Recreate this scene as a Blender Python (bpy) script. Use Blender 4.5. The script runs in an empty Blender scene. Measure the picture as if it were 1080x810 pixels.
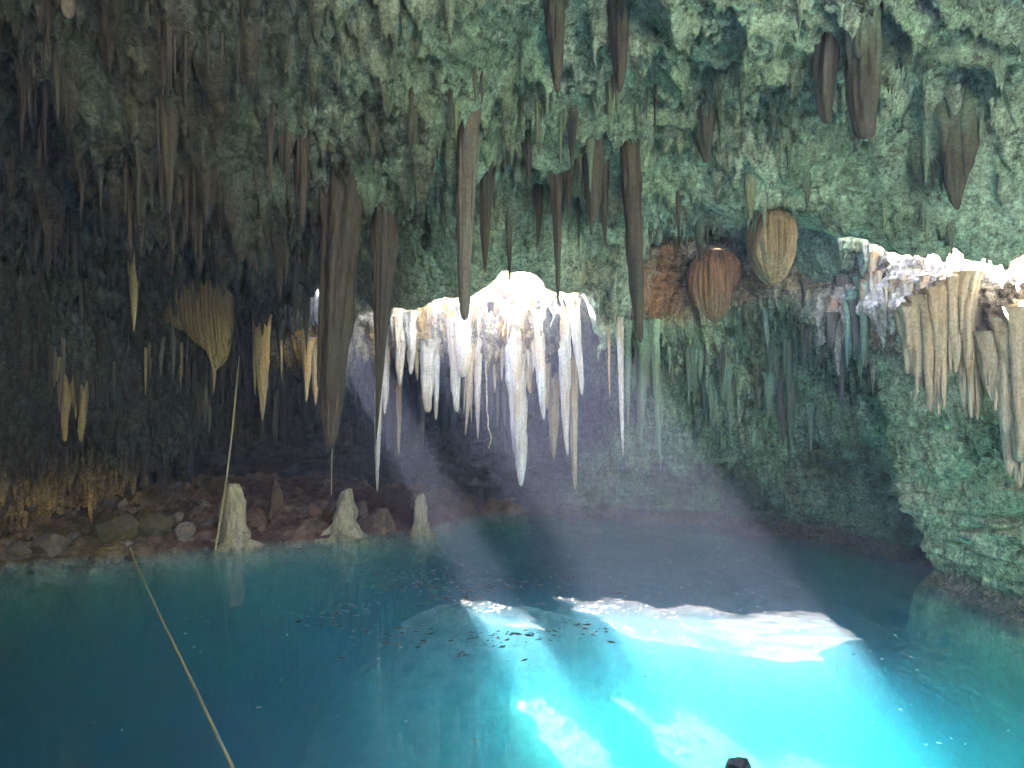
import bpy, math, random
import numpy as np
from mathutils import Vector, Matrix

rng = np.random.default_rng(7)
random.seed(7)
scene = bpy.context.scene
COL = scene.collection
F = 704.0                       # focal length in pixels of the 1080 wide photograph
CAM = np.array([0.0, 0.0, 4.0])  # eye, four metres above the water


def P(px, py, d):
    """the place at distance d in front of the eye that the photograph shows at (px, py)"""
    return np.array([(px - 540) / F * d, d, 4 + (405 - py) / F * d])


# ------------------------------------------------------------------ noise
def _h(i, j, k, s):
    n = (i * 374761393 + j * 668265263 + k * 2147483647 + s * 974634777) & 0xFFFFFFFF
    n = ((n ^ (n >> 13)) * 1274126177) & 0xFFFFFFFF
    n = ((n ^ (n >> 16)) * 2246822519) & 0xFFFFFFFF
    return ((n ^ (n >> 15)) & 0xFFFFFF).astype(np.float32) / np.float32(0xFFFFFF)


def vn(x, y, z=0.0, s=0):
    x, y, z = np.broadcast_arrays(np.asarray(x, np.float32), np.asarray(y, np.float32), np.asarray(z, np.float32))
    fx, fy, fz = np.floor(x), np.floor(y), np.floor(z)
    i, j, k = fx.astype(np.int64), fy.astype(np.int64), fz.astype(np.int64)
    u, v, w = x - fx, y - fy, z - fz
    u = u * u * (3 - 2 * u); v = v * v * (3 - 2 * v); w = w * w * (3 - 2 * w)
    flat = not np.any(w)
    def lay(kk):
        a = _h(i, j, kk, s); b = _h(i + 1, j, kk, s); c = _h(i, j + 1, kk, s); d = _h(i + 1, j + 1, kk, s)
        ab = a + (b - a) * u; cd = c + (d - c) * u
        return ab + (cd - ab) * v
    l0 = lay(k)
    if flat:
        return l0 * 2 - 1
    return (l0 + (lay(k + 1) - l0) * w) * 2 - 1


def fbm(x, y, z=0.0, o=4, s=0, g=0.5):
    t = 0.0; a = 1.0; f = 1.0; n = 0.0
    for q in range(o):
        t = t + a * vn(x * f, y * f, z * f + (q * 0.37 if np.any(z) else 0), s + q * 17)
        n += a; a *= g; f *= 2.03
    return t / n


def ridged(x, y, z=0.0, o=4, s=0):
    t = 0.0; a = 1.0; f = 1.0; n = 0.0
    for q in range(o):
        t = t + a * (1 - np.abs(vn(x * f, y * f, z * f, s + q * 13)))
        n += a; a *= 0.5; f *= 2.1
    return t / n


def sm(a, b, x):
    t = np.clip((x - a) / (b - a), 0, 1)
    return t * t * (3 - 2 * t)


def gs(x, c, w):
    return np.exp(-((x - c) / w) ** 2)


def spikes(x, y, c, h, r, p, s, keep=1.0):
    """downward cones, one per jittered cell of size c"""
    cx, cy = np.floor(x / c), np.floor(y / c)
    out = np.zeros_like(x)
    for dx in (-1, 0, 1):
        for dy in (-1, 0, 1):
            ii = (cx + dx).astype(np.int64); jj = (cy + dy).astype(np.int64)
            zz = np.zeros_like(ii)
            px = (cx + dx + _h(ii, jj, zz, s)) * c
            py = (cy + dy + _h(ii, jj, zz, s + 1)) * c
            q = _h(ii, jj, zz, s + 2)
            rr = r * (0.5 + 0.8 * _h(ii, jj, zz, s + 3))
            hh = h * (0.25 + q * q * 1.1) * (_h(ii, jj, zz, s + 4) < keep)
            d = np.sqrt((x - px) ** 2 + (y - py) ** 2)
            out = np.maximum(out, hh * np.clip(1 - d / rr, 0, 1) ** p)
    return out


# ------------------------------------------------------------------ object helpers
def mesh_obj(name, v, f, mat, parent=None, smooth=True, attrs=None):
    me = bpy.data.meshes.new(name)
    v = np.asarray(v, np.float32); f = np.asarray(f, np.int32)
    me.vertices.add(len(v)); me.vertices.foreach_set('co', v.ravel())
    k = f.shape[1]
    me.loops.add(f.size); me.loops.foreach_set('vertex_index', f.ravel())
    me.polygons.add(len(f))
    me.polygons.foreach_set('loop_start', np.arange(0, f.size, k, dtype=np.int32))
    me.polygons.foreach_set('loop_total', np.full(len(f), k, np.int32))
    me.update(calc_edges=True)
    me.polygons.foreach_set('use_smooth', np.full(len(f), smooth, bool))
    for an, av in (attrs or {}).items():
        a = me.color_attributes.new(an, 'FLOAT_COLOR', 'POINT')
        c = np.ones((len(v), 4), np.float32); c[:, :av.shape[1]] = av
        a.data.foreach_set('color', c.ravel())
    me.materials.append(mat)
    o = bpy.data.objects.new(name, me); COL.objects.link(o)
    if parent: o.parent = parent
    return o


def tag(o, label=None, cat=None, group=None, kind=None):
    if label: o['label'] = label
    if cat: o['category'] = cat
    if group: o['group'] = group
    if kind: o['kind'] = kind
    return o


def empty(name, loc=(0, 0, 0)):
    o = bpy.data.objects.new(name, None); COL.objects.link(o); o.location = loc
    return o


def grid_faces(nu, nv, wrap=False):
    i = np.arange(nu if wrap else nu - 1)[:, None]; j = np.arange(nv - 1)[None, :]
    i2 = (i + 1) % nu
    a = i * nv + j; b = i2 * nv + j; c = i2 * nv + j + 1; d = i * nv + j + 1
    return np.stack([a, b, c, d], -1).reshape(-1, 4)


def join(parts):
    V, Fs, n = [], [], 0
    for v, f in parts:
        V.append(v); Fs.append(f + n); n += len(v)
    return np.concatenate(V), np.concatenate(Fs)


# ------------------------------------------------------------------ materials
def new_mat(name):
    m = bpy.data.materials.new(name); m.use_nodes = True
    nt = m.node_tree; nt.nodes.clear()
    return m, nt


def N(nt, t, **k):
    n = nt.nodes.new(t)
    for a, b in k.items():
        if a.startswith('_'): n.inputs[a[1:].replace('_', ' ')].default_value = b
        else: setattr(n, a, b)
    return n


def noise(nt, vec, scale, detail=6, rough=0.6, dist=0.0):
    n = N(nt, 'ShaderNodeTexNoise'); n.inputs['Scale'].default_value = scale
    n.inputs['Detail'].default_value = detail; n.inputs['Roughness'].default_value = rough
    n.inputs['Distortion'].default_value = dist
    nt.links.new(vec, n.inputs['Vector']); return n.outputs['Fac']


def ramp(nt, fac, stops):
    r = N(nt, 'ShaderNodeValToRGB'); e = r.color_ramp.elements
    while len(e) < len(stops): e.new(0.5)
    for q, (p, c) in zip(e, stops):
        q.position = p; q.color = (*c, 1) if len(c) == 3 else c
    nt.links.new(fac, r.inputs['Fac']); return r.outputs['Color']


def mix(nt, fac, a, b, mode='MIX'):
    m = N(nt, 'ShaderNodeMix', data_type='RGBA', blend_type=mode)
    for sock, val in ((m.inputs[0], fac), (m.inputs[6], a), (m.inputs[7], b)):
        if hasattr(val, 'is_output'): nt.links.new(val, sock)
        elif isinstance(val, (int, float)): sock.default_value = val
        else: sock.default_value = (*val, 1)
    return m.outputs[2]


def math_(nt, op, a, b=0.0):
    m = N(nt, 'ShaderNodeMath', operation=op)
    for q, val in enumerate((a, b)):
        if hasattr(val, 'is_output'): nt.links.new(val, m.inputs[q])
        else: m.inputs[q].default_value = val
    return m.outputs[0]


def coords(nt, scale=(1, 1, 1), world=True):
    if world:
        g = N(nt, 'ShaderNodeNewGeometry').outputs['Position']
    else:
        g = N(nt, 'ShaderNodeTexCoord').outputs['Object']
    mp = N(nt, 'ShaderNodeMapping'); mp.inputs['Scale'].default_value = scale
    nt.links.new(g, mp.inputs['Vector']); return mp.outputs['Vector']


def finish(nt, col, height, bump=0.6, dist=0.05, rough=0.85, spec=0.25, sss=0.0):
    b = N(nt, 'ShaderNodeBsdfPrincipled')
    nt.links.new(col, b.inputs['Base Color'])
    if hasattr(rough, 'is_output'): nt.links.new(rough, b.inputs['Roughness'])
    else: b.inputs['Roughness'].default_value = rough
    b.inputs['Specular IOR Level'].default_value = spec
    if height is not None:
        bn = N(nt, 'ShaderNodeBump'); bn.inputs['Strength'].default_value = bump; bn.inputs['Distance'].default_value = dist
        nt.links.new(height, bn.inputs['Height']); nt.links.new(bn.outputs['Normal'], b.inputs['Normal'])
    o = N(nt, 'ShaderNodeOutputMaterial'); nt.links.new(b.outputs['BSDF'], o.inputs['Surface'])
    return b


def vcol_rock(name, streak=0.35, bump=0.8, dist=0.06, contrast=1.0):
    """rock whose base colour is carried by the mesh (algae, stain and mineral zones, plus painted shade and a warm glow), broken up by stains, pits and streaks"""
    m, nt = new_mat(name)
    a = N(nt, 'ShaderNodeVertexColor', layer_name='tint').outputs['Color']
    w = coords(nt); ws = coords(nt, (1, 1, 0.16))
    n1 = noise(nt, w, 2.3, 8, 0.65, 0.3); n2 = noise(nt, w, 11, 8, 0.7, 0.5); n3 = noise(nt, ws, 9, 6, 0.7)
    n4 = noise(nt, w, 46, 4, 0.7)
    lo, hi = 1 - 0.74 * contrast, 1 + 0.6 * contrast
    c = mix(nt, 1.0, a, ramp(nt, n2, [(0.3, (lo, lo, lo)), (0.5, (0.95, 0.95, 0.95)), (0.72, (hi, hi, hi))]), 'MULTIPLY')
    c = mix(nt, 1.0, c, ramp(nt, n3, [(0.3, (1 - streak * 1.4,) * 3), (0.5, (1, 1, 1)), (0.7, (1 + streak,) * 3)]), 'MULTIPLY')
    st = ramp(nt, n1, [(0.42, (0, 0, 0)), (0.62, (1, 1, 1))])
    c = mix(nt, math_(nt, 'MULTIPLY', st, 0.35), c, mix(nt, 1.0, c, (0.62, 0.5, 0.42), 'MULTIPLY'))
    c = mix(nt, 1.0, c, ramp(nt, n4, [(0.32, (0.55, 0.55, 0.55)), (0.5, (1, 1, 1)), (0.7, (1.25, 1.25, 1.25))]), 'MULTIPLY')
    vo = N(nt, 'ShaderNodeTexVoronoi', feature='DISTANCE_TO_EDGE'); vo.inputs['Scale'].default_value = 2.6
    wn = N(nt, 'ShaderNodeTexNoise'); wn.inputs['Scale'].default_value = 2.5; wn.inputs['Detail'].default_value = 6; wn.inputs['Roughness'].default_value = 0.7
    wsh = coords(nt, (1.0, 0.7, 1.6)); nt.links.new(wsh, wn.inputs['Vector'])
    vm = N(nt, 'ShaderNodeVectorMath', operation='MULTIPLY_ADD'); nt.links.new(wn.outputs['Color'], vm.inputs[0]); vm.inputs[1].default_value = (0.9, 0.9, 0.9); nt.links.new(wsh, vm.inputs[2])
    nt.links.new(vm.outputs[0], vo.inputs['Vector'])
    crack = ramp(nt, vo.outputs['Distance'], [(0.0, (0, 0, 0)), (0.06, (1, 1, 1))])
    cmask = ramp(nt, noise(nt, w, 1.7, 4, 0.6), [(0.45, (0, 0, 0)), (0.6, (1, 1, 1))])
    crack_shade = math_(nt, 'MULTIPLY', math_(nt, 'SUBTRACT', 1.0, crack), cmask)  # crevice shade painted into the colour as thin dark crack lines
    c = mix(nt, math_(nt, 'MULTIPLY', crack_shade, 0.75), c, (0.02, 0.017, 0.014))
    c = mix(nt, 1.0, c, ramp(nt, noise(nt, w, 24, 8, 0.78, 0.3), [(0.36, (0.6, 0.6, 0.6)), (0.5, (1, 1, 1)), (0.64, (1.35, 1.35, 1.35))]), 'MULTIPLY')
    h = math_(nt, 'ADD', math_(nt, 'MULTIPLY', n2, 1.0), math_(nt, 'MULTIPLY', n4, 0.35))
    h = math_(nt, 'ADD', h, math_(nt, 'MULTIPLY', n3, 0.5))
    h = math_(nt, 'SUBTRACT', h, math_(nt, 'MULTIPLY', crack_shade, 0.5))
    finish(nt, c, h, bump, dist, 0.82, 0.25)
    return m


def dripstone(name, base, dark, stain, stain_amt=0.5, bump=1.0, sc=1.0, root=None):
    """calcite with vertical flutes, stains that run down and grainy pits"""
    m, nt = new_mat(name)
    w = coords(nt); ws = coords(nt, (1, 1, 0.07))
    n1 = noise(nt, ws, 14 * sc, 6, 0.7, 0.2); n2 = noise(nt, w, 22 * sc, 6, 0.7); n3 = noise(nt, coords(nt, (1, 1, 0.3)), 3.2, 5, 0.6, 0.4)
    c = ramp(nt, n1, [(0.3, dark), (0.48, tuple(0.6 * p + 0.4 * q for p, q in zip(base, dark))), (0.62, base), (0.8, tuple(min(0.85, p * 1.25) for p in base))])
    c = mix(nt, math_(nt, 'MULTIPLY', ramp(nt, n3, [(0.45, (0, 0, 0)), (0.62, (1, 1, 1))]), stain_amt), c, stain)
    c = mix(nt, 1.0, c, ramp(nt, n2, [(0.33, (0.62, 0.62, 0.62)), (0.5, (1, 1, 1)), (0.7, (1.2, 1.2, 1.2))]), 'MULTIPLY')
    if root:
        sx = N(nt, 'ShaderNodeSeparateXYZ'); nt.links.new(N(nt, 'ShaderNodeTexCoord').outputs['Object'], sx.inputs[0])
        mr = N(nt, 'ShaderNodeMapRange'); mr.inputs[1].default_value = -1.15; mr.inputs[2].default_value = -0.25
        nt.links.new(math_(nt, 'ADD', sx.outputs[2], math_(nt, 'MULTIPLY', math_(nt, 'SUBTRACT', noise(nt, coords(nt, (1, 1, 0.4)), 6, 5, 0.7), 0.5), 1.4)), mr.inputs[0])
        gr = mix(nt, 1.0, root, ramp(nt, n2, [(0.33, (0.45, 0.45, 0.45)), (0.5, (1, 1, 1)), (0.7, (1.5, 1.5, 1.5))]), 'MULTIPLY')
        c = mix(nt, mr.outputs[0], c, gr)
    h = math_(nt, 'ADD', math_(nt, 'MULTIPLY', n1, 1.0), math_(nt, 'MULTIPLY', n2, 0.45))
    finish(nt, c, h, bump, 0.035, 0.7, 0.3)
    return m


M_ceil = vcol_rock('ceiling_rock', 0.35, 0.9, 0.06)
M_wall = vcol_rock('wall_rock', 0.45, 0.9, 0.06)
M_ground = vcol_rock('bank_and_bed', 0.0, 0.8, 0.04, 0.8)
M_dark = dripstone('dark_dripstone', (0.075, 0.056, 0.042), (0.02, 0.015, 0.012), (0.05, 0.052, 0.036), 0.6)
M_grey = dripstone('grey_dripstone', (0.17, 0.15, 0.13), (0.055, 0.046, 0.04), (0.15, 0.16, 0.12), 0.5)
M_mossroot = dripstone('mossy_rooted_dripstone', (0.10, 0.086, 0.07), (0.03, 0.025, 0.02), (0.075, 0.085, 0.06), 0.6, root=(0.17, 0.25, 0.185))
M_green = dripstone('green_dripstone', (0.20, 0.29, 0.20), (0.07, 0.10, 0.065), (0.22, 0.21, 0.12), 0.5, root=(0.24, 0.36, 0.27))
M_pale = dripstone('pale_dripstone', (0.70, 0.66, 0.64), (0.30, 0.25, 0.20), (0.55, 0.36, 0.17), 0.45)
M_tan = dripstone('tan_dripstone', (0.52, 0.42, 0.29), (0.22, 0.16, 0.10), (0.50, 0.29, 0.11), 0.6)
M_ochre = dripstone('ochre_dripstone', (0.40, 0.33, 0.17), (0.15, 0.11, 0.055), (0.42, 0.22, 0.09), 0.4)
M_orange = dripstone('orange_dripstone', (0.40, 0.20, 0.09), (0.14, 0.08, 0.04), (0.30, 0.24, 0.14), 0.5)


def simple(name, col, rough=0.8, nscale=30, var=0.4, bump=0.5):
    m, nt = new_mat(name)
    n = noise(nt, coords(nt, world=False), nscale, 5, 0.65)
    c = mix(nt, 1.0, col, ramp(nt, n, [(0.3, (1 - var,) * 3), (0.7, (1 + var,) * 3)]), 'MULTIPLY')
    finish(nt, c, n, bump, 0.02, rough, 0.3)
    return m


M_palestone = simple('pale_stone', (0.20, 0.17, 0.14), 0.85, 9, 0.4, 0.7)


# ------------------------------------------------------------------ ceiling
CX = np.arange(-15.5, 12.51, 0.026, dtype=np.float32)
CY = np.concatenate([np.arange(-5.5, 5.8, 0.2), np.arange(5.8, 21.6, 0.026)]).astype(np.float32)


def edge_y(x):
    """far edge of the roof over the lake: where daylight comes in"""
    return np.interp(x, [-4.6, -2.5, -2.2, -1.7, -1.0, -0.3, 0.3, 0.9, 1.3, 1.8], [17.0, 13.9, 13.5, 13.2, 12.9, 12.75, 12.8, 13.0, 13.4, 16])


def in_poly(x, y, poly):
    r = np.zeros(x.shape, bool); n = len(poly)
    for a in range(n):
        x1, y1 = poly[a]; x2, y2 = poly[(a + 1) % n]
        c = ((y1 > y) != (y2 > y)) & (x < (x2 - x1) * (y - y1) / (y2 - y1 + 1e-9) + x1)
        r ^= c
    return r


HOLE_SMALL = [(-4.75, 14.2), (-3.7, 14.0), (-3.6, 14.7), (-4.4, 15.4), (-5.4, 15.8), (-5.2, 15.0)]
HOLE_RIGHT = [(6.0, 12.9), (4.8, 12.9), (4.7, 11.9), (4.9, 11.1), (5.5, 10.4), (6.4, 9.7), (7.4, 9.0), (12.6, 8.2), (12.6, 13.6), (8.0, 13.3)]
HOLE_ALCOVE = [(3.0, 17.1), (4.0, 16.9), (4.9, 16.55), (5.1, 17.6), (3.0, 17.9)]


def ceil_open(x, y):
    e = 0.28 * fbm(x * 1.7, y * 1.7, o=5, s=301, g=0.6)
    x2, y2 = x + e, y + e * 0.8 + 0.1 * fbm(x * 5, y * 5, o=2, s=311)
    op = (x2 > -4.6) & (x2 < 1.6) & (y2 > edge_y(x2))
    op = op | in_poly(x2, y2, [(1.0, -4.0), (7.5, -4.2), (6.6, 0.5), (5.2, 3.2), (1.2, 3.3)])     # added unseen skylight, lets sun onto the landing to brighten the roof
    return op | in_poly(x2, y2, HOLE_SMALL) | in_poly(x2, y2, HOLE_RIGHT) | in_poly(x2, y2, HOLE_ALCOVE)


def ceil_base(x, y):
    z = np.interp(y, [-9, 0, 5, 7, 8, 10, 12, 13, 14, 15, 16, 18, 22], [8.0, 8.6, 8.5, 8.2, 8.0, 7.6, 7.0, 6.6, 6.2, 5.85, 5.6, 5.4, 5.2])
    z = z - 0.10 * np.clip(x - 5, 0, 9) ** 2 - 0.045 * np.clip(-3.5 - x, 0, 12) ** 2
    # left far: comes down to the dark alcove
    z = z - 1.5 * sm(12.0, 15.5, y) * sm(-6.0, -9.0, x)
    # closed stretch between the two openings
    z = z - 0.7 * sm(12.8, 14.5, y) * sm(1.3, 2.0, x) * sm(3.2, 2.4, x)
    # recess behind the brow on the right
    z = z + 2.0 * sm(10.9, 12.2, y + 0.25 * vn(x * 1.3, x * 0, s=8)) * sm(2.2, 3.4, x) * sm(7.0, 5.4, x)
    # hanging mass in front of the opening, left of the middle
    yc = 8.9 + 0.08 * (x + 3) + 0.4 * vn(x * 0.6, x * 0 + 3.3, s=5)
    wy = np.where(y < yc, 1.5, 0.6)
    z = z - 1.75 * np.exp(-((y - yc) / wy) ** 2) * sm(-6.2, -4.4, x) * sm(0.2, -0.7, x) * (1 + 0.3 * vn(x * 0.9, x * 0, s=6))
    z = z - 0.5 * gs(x, 1.2, 0.8) * gs(y, 10.2, 0.7)
    z = z - 0.45 * gs(x, -4.0, 1.2) * gs(y, 7.2, 0.7) - 0.4 * gs(x, -0.5, 0.9) * gs(y, 7.0, 0.6)
    return z


def build_ceiling():
    x, y = np.meshgrid(CX, CY, indexing='ij')
    z = ceil_base(x, y)
    wx = x + 0.5 * fbm(x * 0.7, y * 0.7, o=3, s=21); wy = y + 0.5 * fbm(x * 0.7, y * 0.7, o=3, s=22)
    big = fbm(wx * 0.45, wy * 0.45, o=4, s=31)
    z = z - 0.75 * big
    # beds of limestone breaking off in steps
    t = fbm(wx * 0.33 + 4, wy * 0.5, o=4, s=41) * 4.2 + y * 0.22
    fr = t - np.floor(t)
    step = (np.floor(t) + sm(0.82, 1.0, fr)) - t
    right = sm(-1.0, 1.5, x)
    z = z - (0.16 + 0.30 * right) * step
    # scallops and pockets
    rg = ridged(wx * 1.1, wy * 1.1, o=5, s=51)
    z = z - 0.30 * (rg - 0.6)
    cr = ridged(wx * 3.3, wy * 3.3, o=4, s=63)
    z = z + 0.10 * fbm(wx * 4, wy * 4, o=4, s=61) - 0.22 * (cr - 0.62) + 0.10 * np.clip(ridged(wx * 0.9 + 7, wy * 2.2, o=4, s=65) - 0.72, 0, 1) * 4 * (0.4 + 0.6 * right)
    # dripstone fringe
    dm = sm(0.40, 0.66, 0.5 + 0.55 * fbm(wx * 0.55, wy * 0.55, o=4, s=71) + 0.30 * sm(0.5, -3.5, x) - 0.12 * right + 0.35 * gs(fr, 0.95, 0.16) * right)
    hang = np.exp(-((y - 8.6) / 1.4) ** 2) * sm(-6.5, -4.5, x) * sm(0.6, -0.7, x)
    farl = sm(10.5, 13, y) * sm(-3, -6, x)
    dm = np.clip(dm + 0.7 * hang + 0.5 * farl, 0, 1)
    ux = x + 0.10 * fbm(x * 3, y * 3, o=2, s=81); uy = y + 0.10 * fbm(x * 3, y * 3, o=2, s=82)
    s1 = spikes(ux, uy, 0.13, 0.36, 0.075, 1.0, 91, 0.9)
    s2 = spikes(ux, uy, 0.36, 0.75, 0.11, 1.0, 95, 0.6)
    s3 = spikes(ux, uy, 0.95, 0.95, 0.16, 1.05, 99, 0.45)
    s0 = spikes(x, y, 0.085, 0.13, 0.07, 1.0, 103, 0.9)
    drip = dm * (s1 + 0.3 * s0) + np.clip(dm * 1.3 - 0.2, 0, 1) * np.maximum(s2, s3) + 0.25 * s0
    drip = drip * (1 - 0.85 * sm(edge_y(x) - 0.9, edge_y(x) - 0.3, y) * sm(-4, -3, x) * sm(1.8, 1.2, x))
    z = z - drip
    # the roof comes down to a low brow in front of the ledge on the right
    yf = np.interp(x, [2.6, 3.4, 5.0, 5.3, 5.9, 6.8, 8, 12.6], [11.2, 11.1, 11.1, 10.8, 10.3, 9.6, 9.0, 8.2])
    zt = 4 + np.interp(x / np.maximum(y, 1), [0.25, 0.45, 0.6, 0.8], [0.25, 0.235, 0.185, 0.185]) * y + 0.16 * fbm(x * 2.2, y * 2.2, o=4, s=109) - 0.3 * drip
    w = sm(yf - 1.8, yf - 0.1, y) * sm(2.6, 3.6, x) * np.where(x < 5.2, sm(yf + 0.7, yf + 0.2, y), 1.0)
    z = z + (np.minimum(z, zt) - z) * w
    # and the roof ends in a broken edge above the pale row
    ye = edge_y(x); ze = 4 + np.interp(x / np.maximum(y, 1), [-0.2, -0.16, -0.06, -0.015, 0.03, 0.05, 0.1], [0.105, 0.118, 0.135, 0.168, 0.165, 0.14, 0.135]) * y + 0.24 * fbm(x * 1.5, y * 1.5, o=5, s=119, g=0.6)
    w2 = sm(ye - 1.5, ye - 0.15, y) * sm(-3.6, -2.8, x) * sm(2.2, 1.4, x)
    z = z + (ze - z) * w2
    # colour zones
    dk = np.clip(drip / 0.35, 0, 1)
    green = np.array([0.26, 0.40, 0.30]); pale = np.array([0.41, 0.56, 0.46]); brown = np.array([0.055, 0.046, 0.036]); olive = np.array([0.25, 0.23, 0.12])
    dkgreen = np.array([0.048, 0.070, 0.052]); grey = np.array([0.088, 0.096, 0.077])
    lm = sm(-0.1, -3.8, x + 1.2 * fbm(x * 0.4, y * 0.4, o=3, s=111))      # left: less algae, and its shade painted in as darker rock
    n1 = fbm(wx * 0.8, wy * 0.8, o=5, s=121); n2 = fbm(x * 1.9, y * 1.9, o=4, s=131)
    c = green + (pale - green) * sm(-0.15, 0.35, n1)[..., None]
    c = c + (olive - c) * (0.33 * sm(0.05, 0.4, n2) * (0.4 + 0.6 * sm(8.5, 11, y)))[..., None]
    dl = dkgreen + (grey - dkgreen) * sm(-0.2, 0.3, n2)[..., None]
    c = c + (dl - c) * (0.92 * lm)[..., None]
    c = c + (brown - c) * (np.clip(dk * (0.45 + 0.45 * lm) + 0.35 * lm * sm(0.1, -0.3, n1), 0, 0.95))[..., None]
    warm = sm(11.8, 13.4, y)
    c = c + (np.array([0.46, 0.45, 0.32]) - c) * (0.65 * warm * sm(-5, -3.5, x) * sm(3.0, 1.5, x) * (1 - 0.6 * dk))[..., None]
    c = c + (np.array([0.66, 0.43, 0.15]) - c) * (0.85 * gs(z, 1.0, 0.9) * sm(-8.8, -10.5, x) * sm(-0.35, 0.15, n1))[..., None]  # warm glow low on the left, painted into the roof colour
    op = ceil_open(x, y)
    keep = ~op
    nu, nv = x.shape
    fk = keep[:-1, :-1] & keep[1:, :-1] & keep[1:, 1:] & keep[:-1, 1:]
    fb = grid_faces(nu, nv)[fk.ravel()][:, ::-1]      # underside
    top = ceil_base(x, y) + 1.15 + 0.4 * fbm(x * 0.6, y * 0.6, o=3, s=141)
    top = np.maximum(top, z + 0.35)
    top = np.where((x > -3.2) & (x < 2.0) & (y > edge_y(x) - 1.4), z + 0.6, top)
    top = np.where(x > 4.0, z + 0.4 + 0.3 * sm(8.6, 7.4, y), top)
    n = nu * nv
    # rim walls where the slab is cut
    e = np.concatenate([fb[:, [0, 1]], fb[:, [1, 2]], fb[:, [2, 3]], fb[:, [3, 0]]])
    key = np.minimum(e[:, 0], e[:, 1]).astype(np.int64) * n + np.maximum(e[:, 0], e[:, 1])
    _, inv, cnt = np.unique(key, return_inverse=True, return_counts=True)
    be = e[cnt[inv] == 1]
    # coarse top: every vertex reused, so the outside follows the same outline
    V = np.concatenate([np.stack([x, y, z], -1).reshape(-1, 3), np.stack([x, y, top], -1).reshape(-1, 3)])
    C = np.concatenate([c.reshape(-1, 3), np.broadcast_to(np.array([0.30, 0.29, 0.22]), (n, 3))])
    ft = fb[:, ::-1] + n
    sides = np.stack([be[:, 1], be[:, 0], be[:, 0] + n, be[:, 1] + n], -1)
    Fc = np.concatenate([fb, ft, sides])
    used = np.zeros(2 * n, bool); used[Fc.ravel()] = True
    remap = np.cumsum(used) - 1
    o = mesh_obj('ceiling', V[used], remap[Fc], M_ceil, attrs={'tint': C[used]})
    tag(o, kind='structure')
    return z, op


ZC, OPEN = build_ceiling()


def zc_at(x, y):
    i = np.clip((x - CX[0]) / 0.026, 0, len(CX) - 2); j = np.clip(np.searchsorted(CY, y) - 1, 0, len(CY) - 2)
    return float(ZC[int(i), int(j)])


def ray(px, py):
    """what rock the eye meets at (px, py): its distance, or None"""
    d = Vector(((px - 540) / F, 1.0, (405 - py) / F))
    ok, loc, nor, _, ob, _ = scene.ray_cast(DG, Vector(CAM), d.normalized())
    return (loc.y, loc, nor) if ok else None


def root_depth(px, py, fallback=14.9):
    for q in (0, -3, 3, -6, 6):
        h = ray(px + q, py)
        if h and h[0] < 20.5: return h[0]
    return fallback


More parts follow.
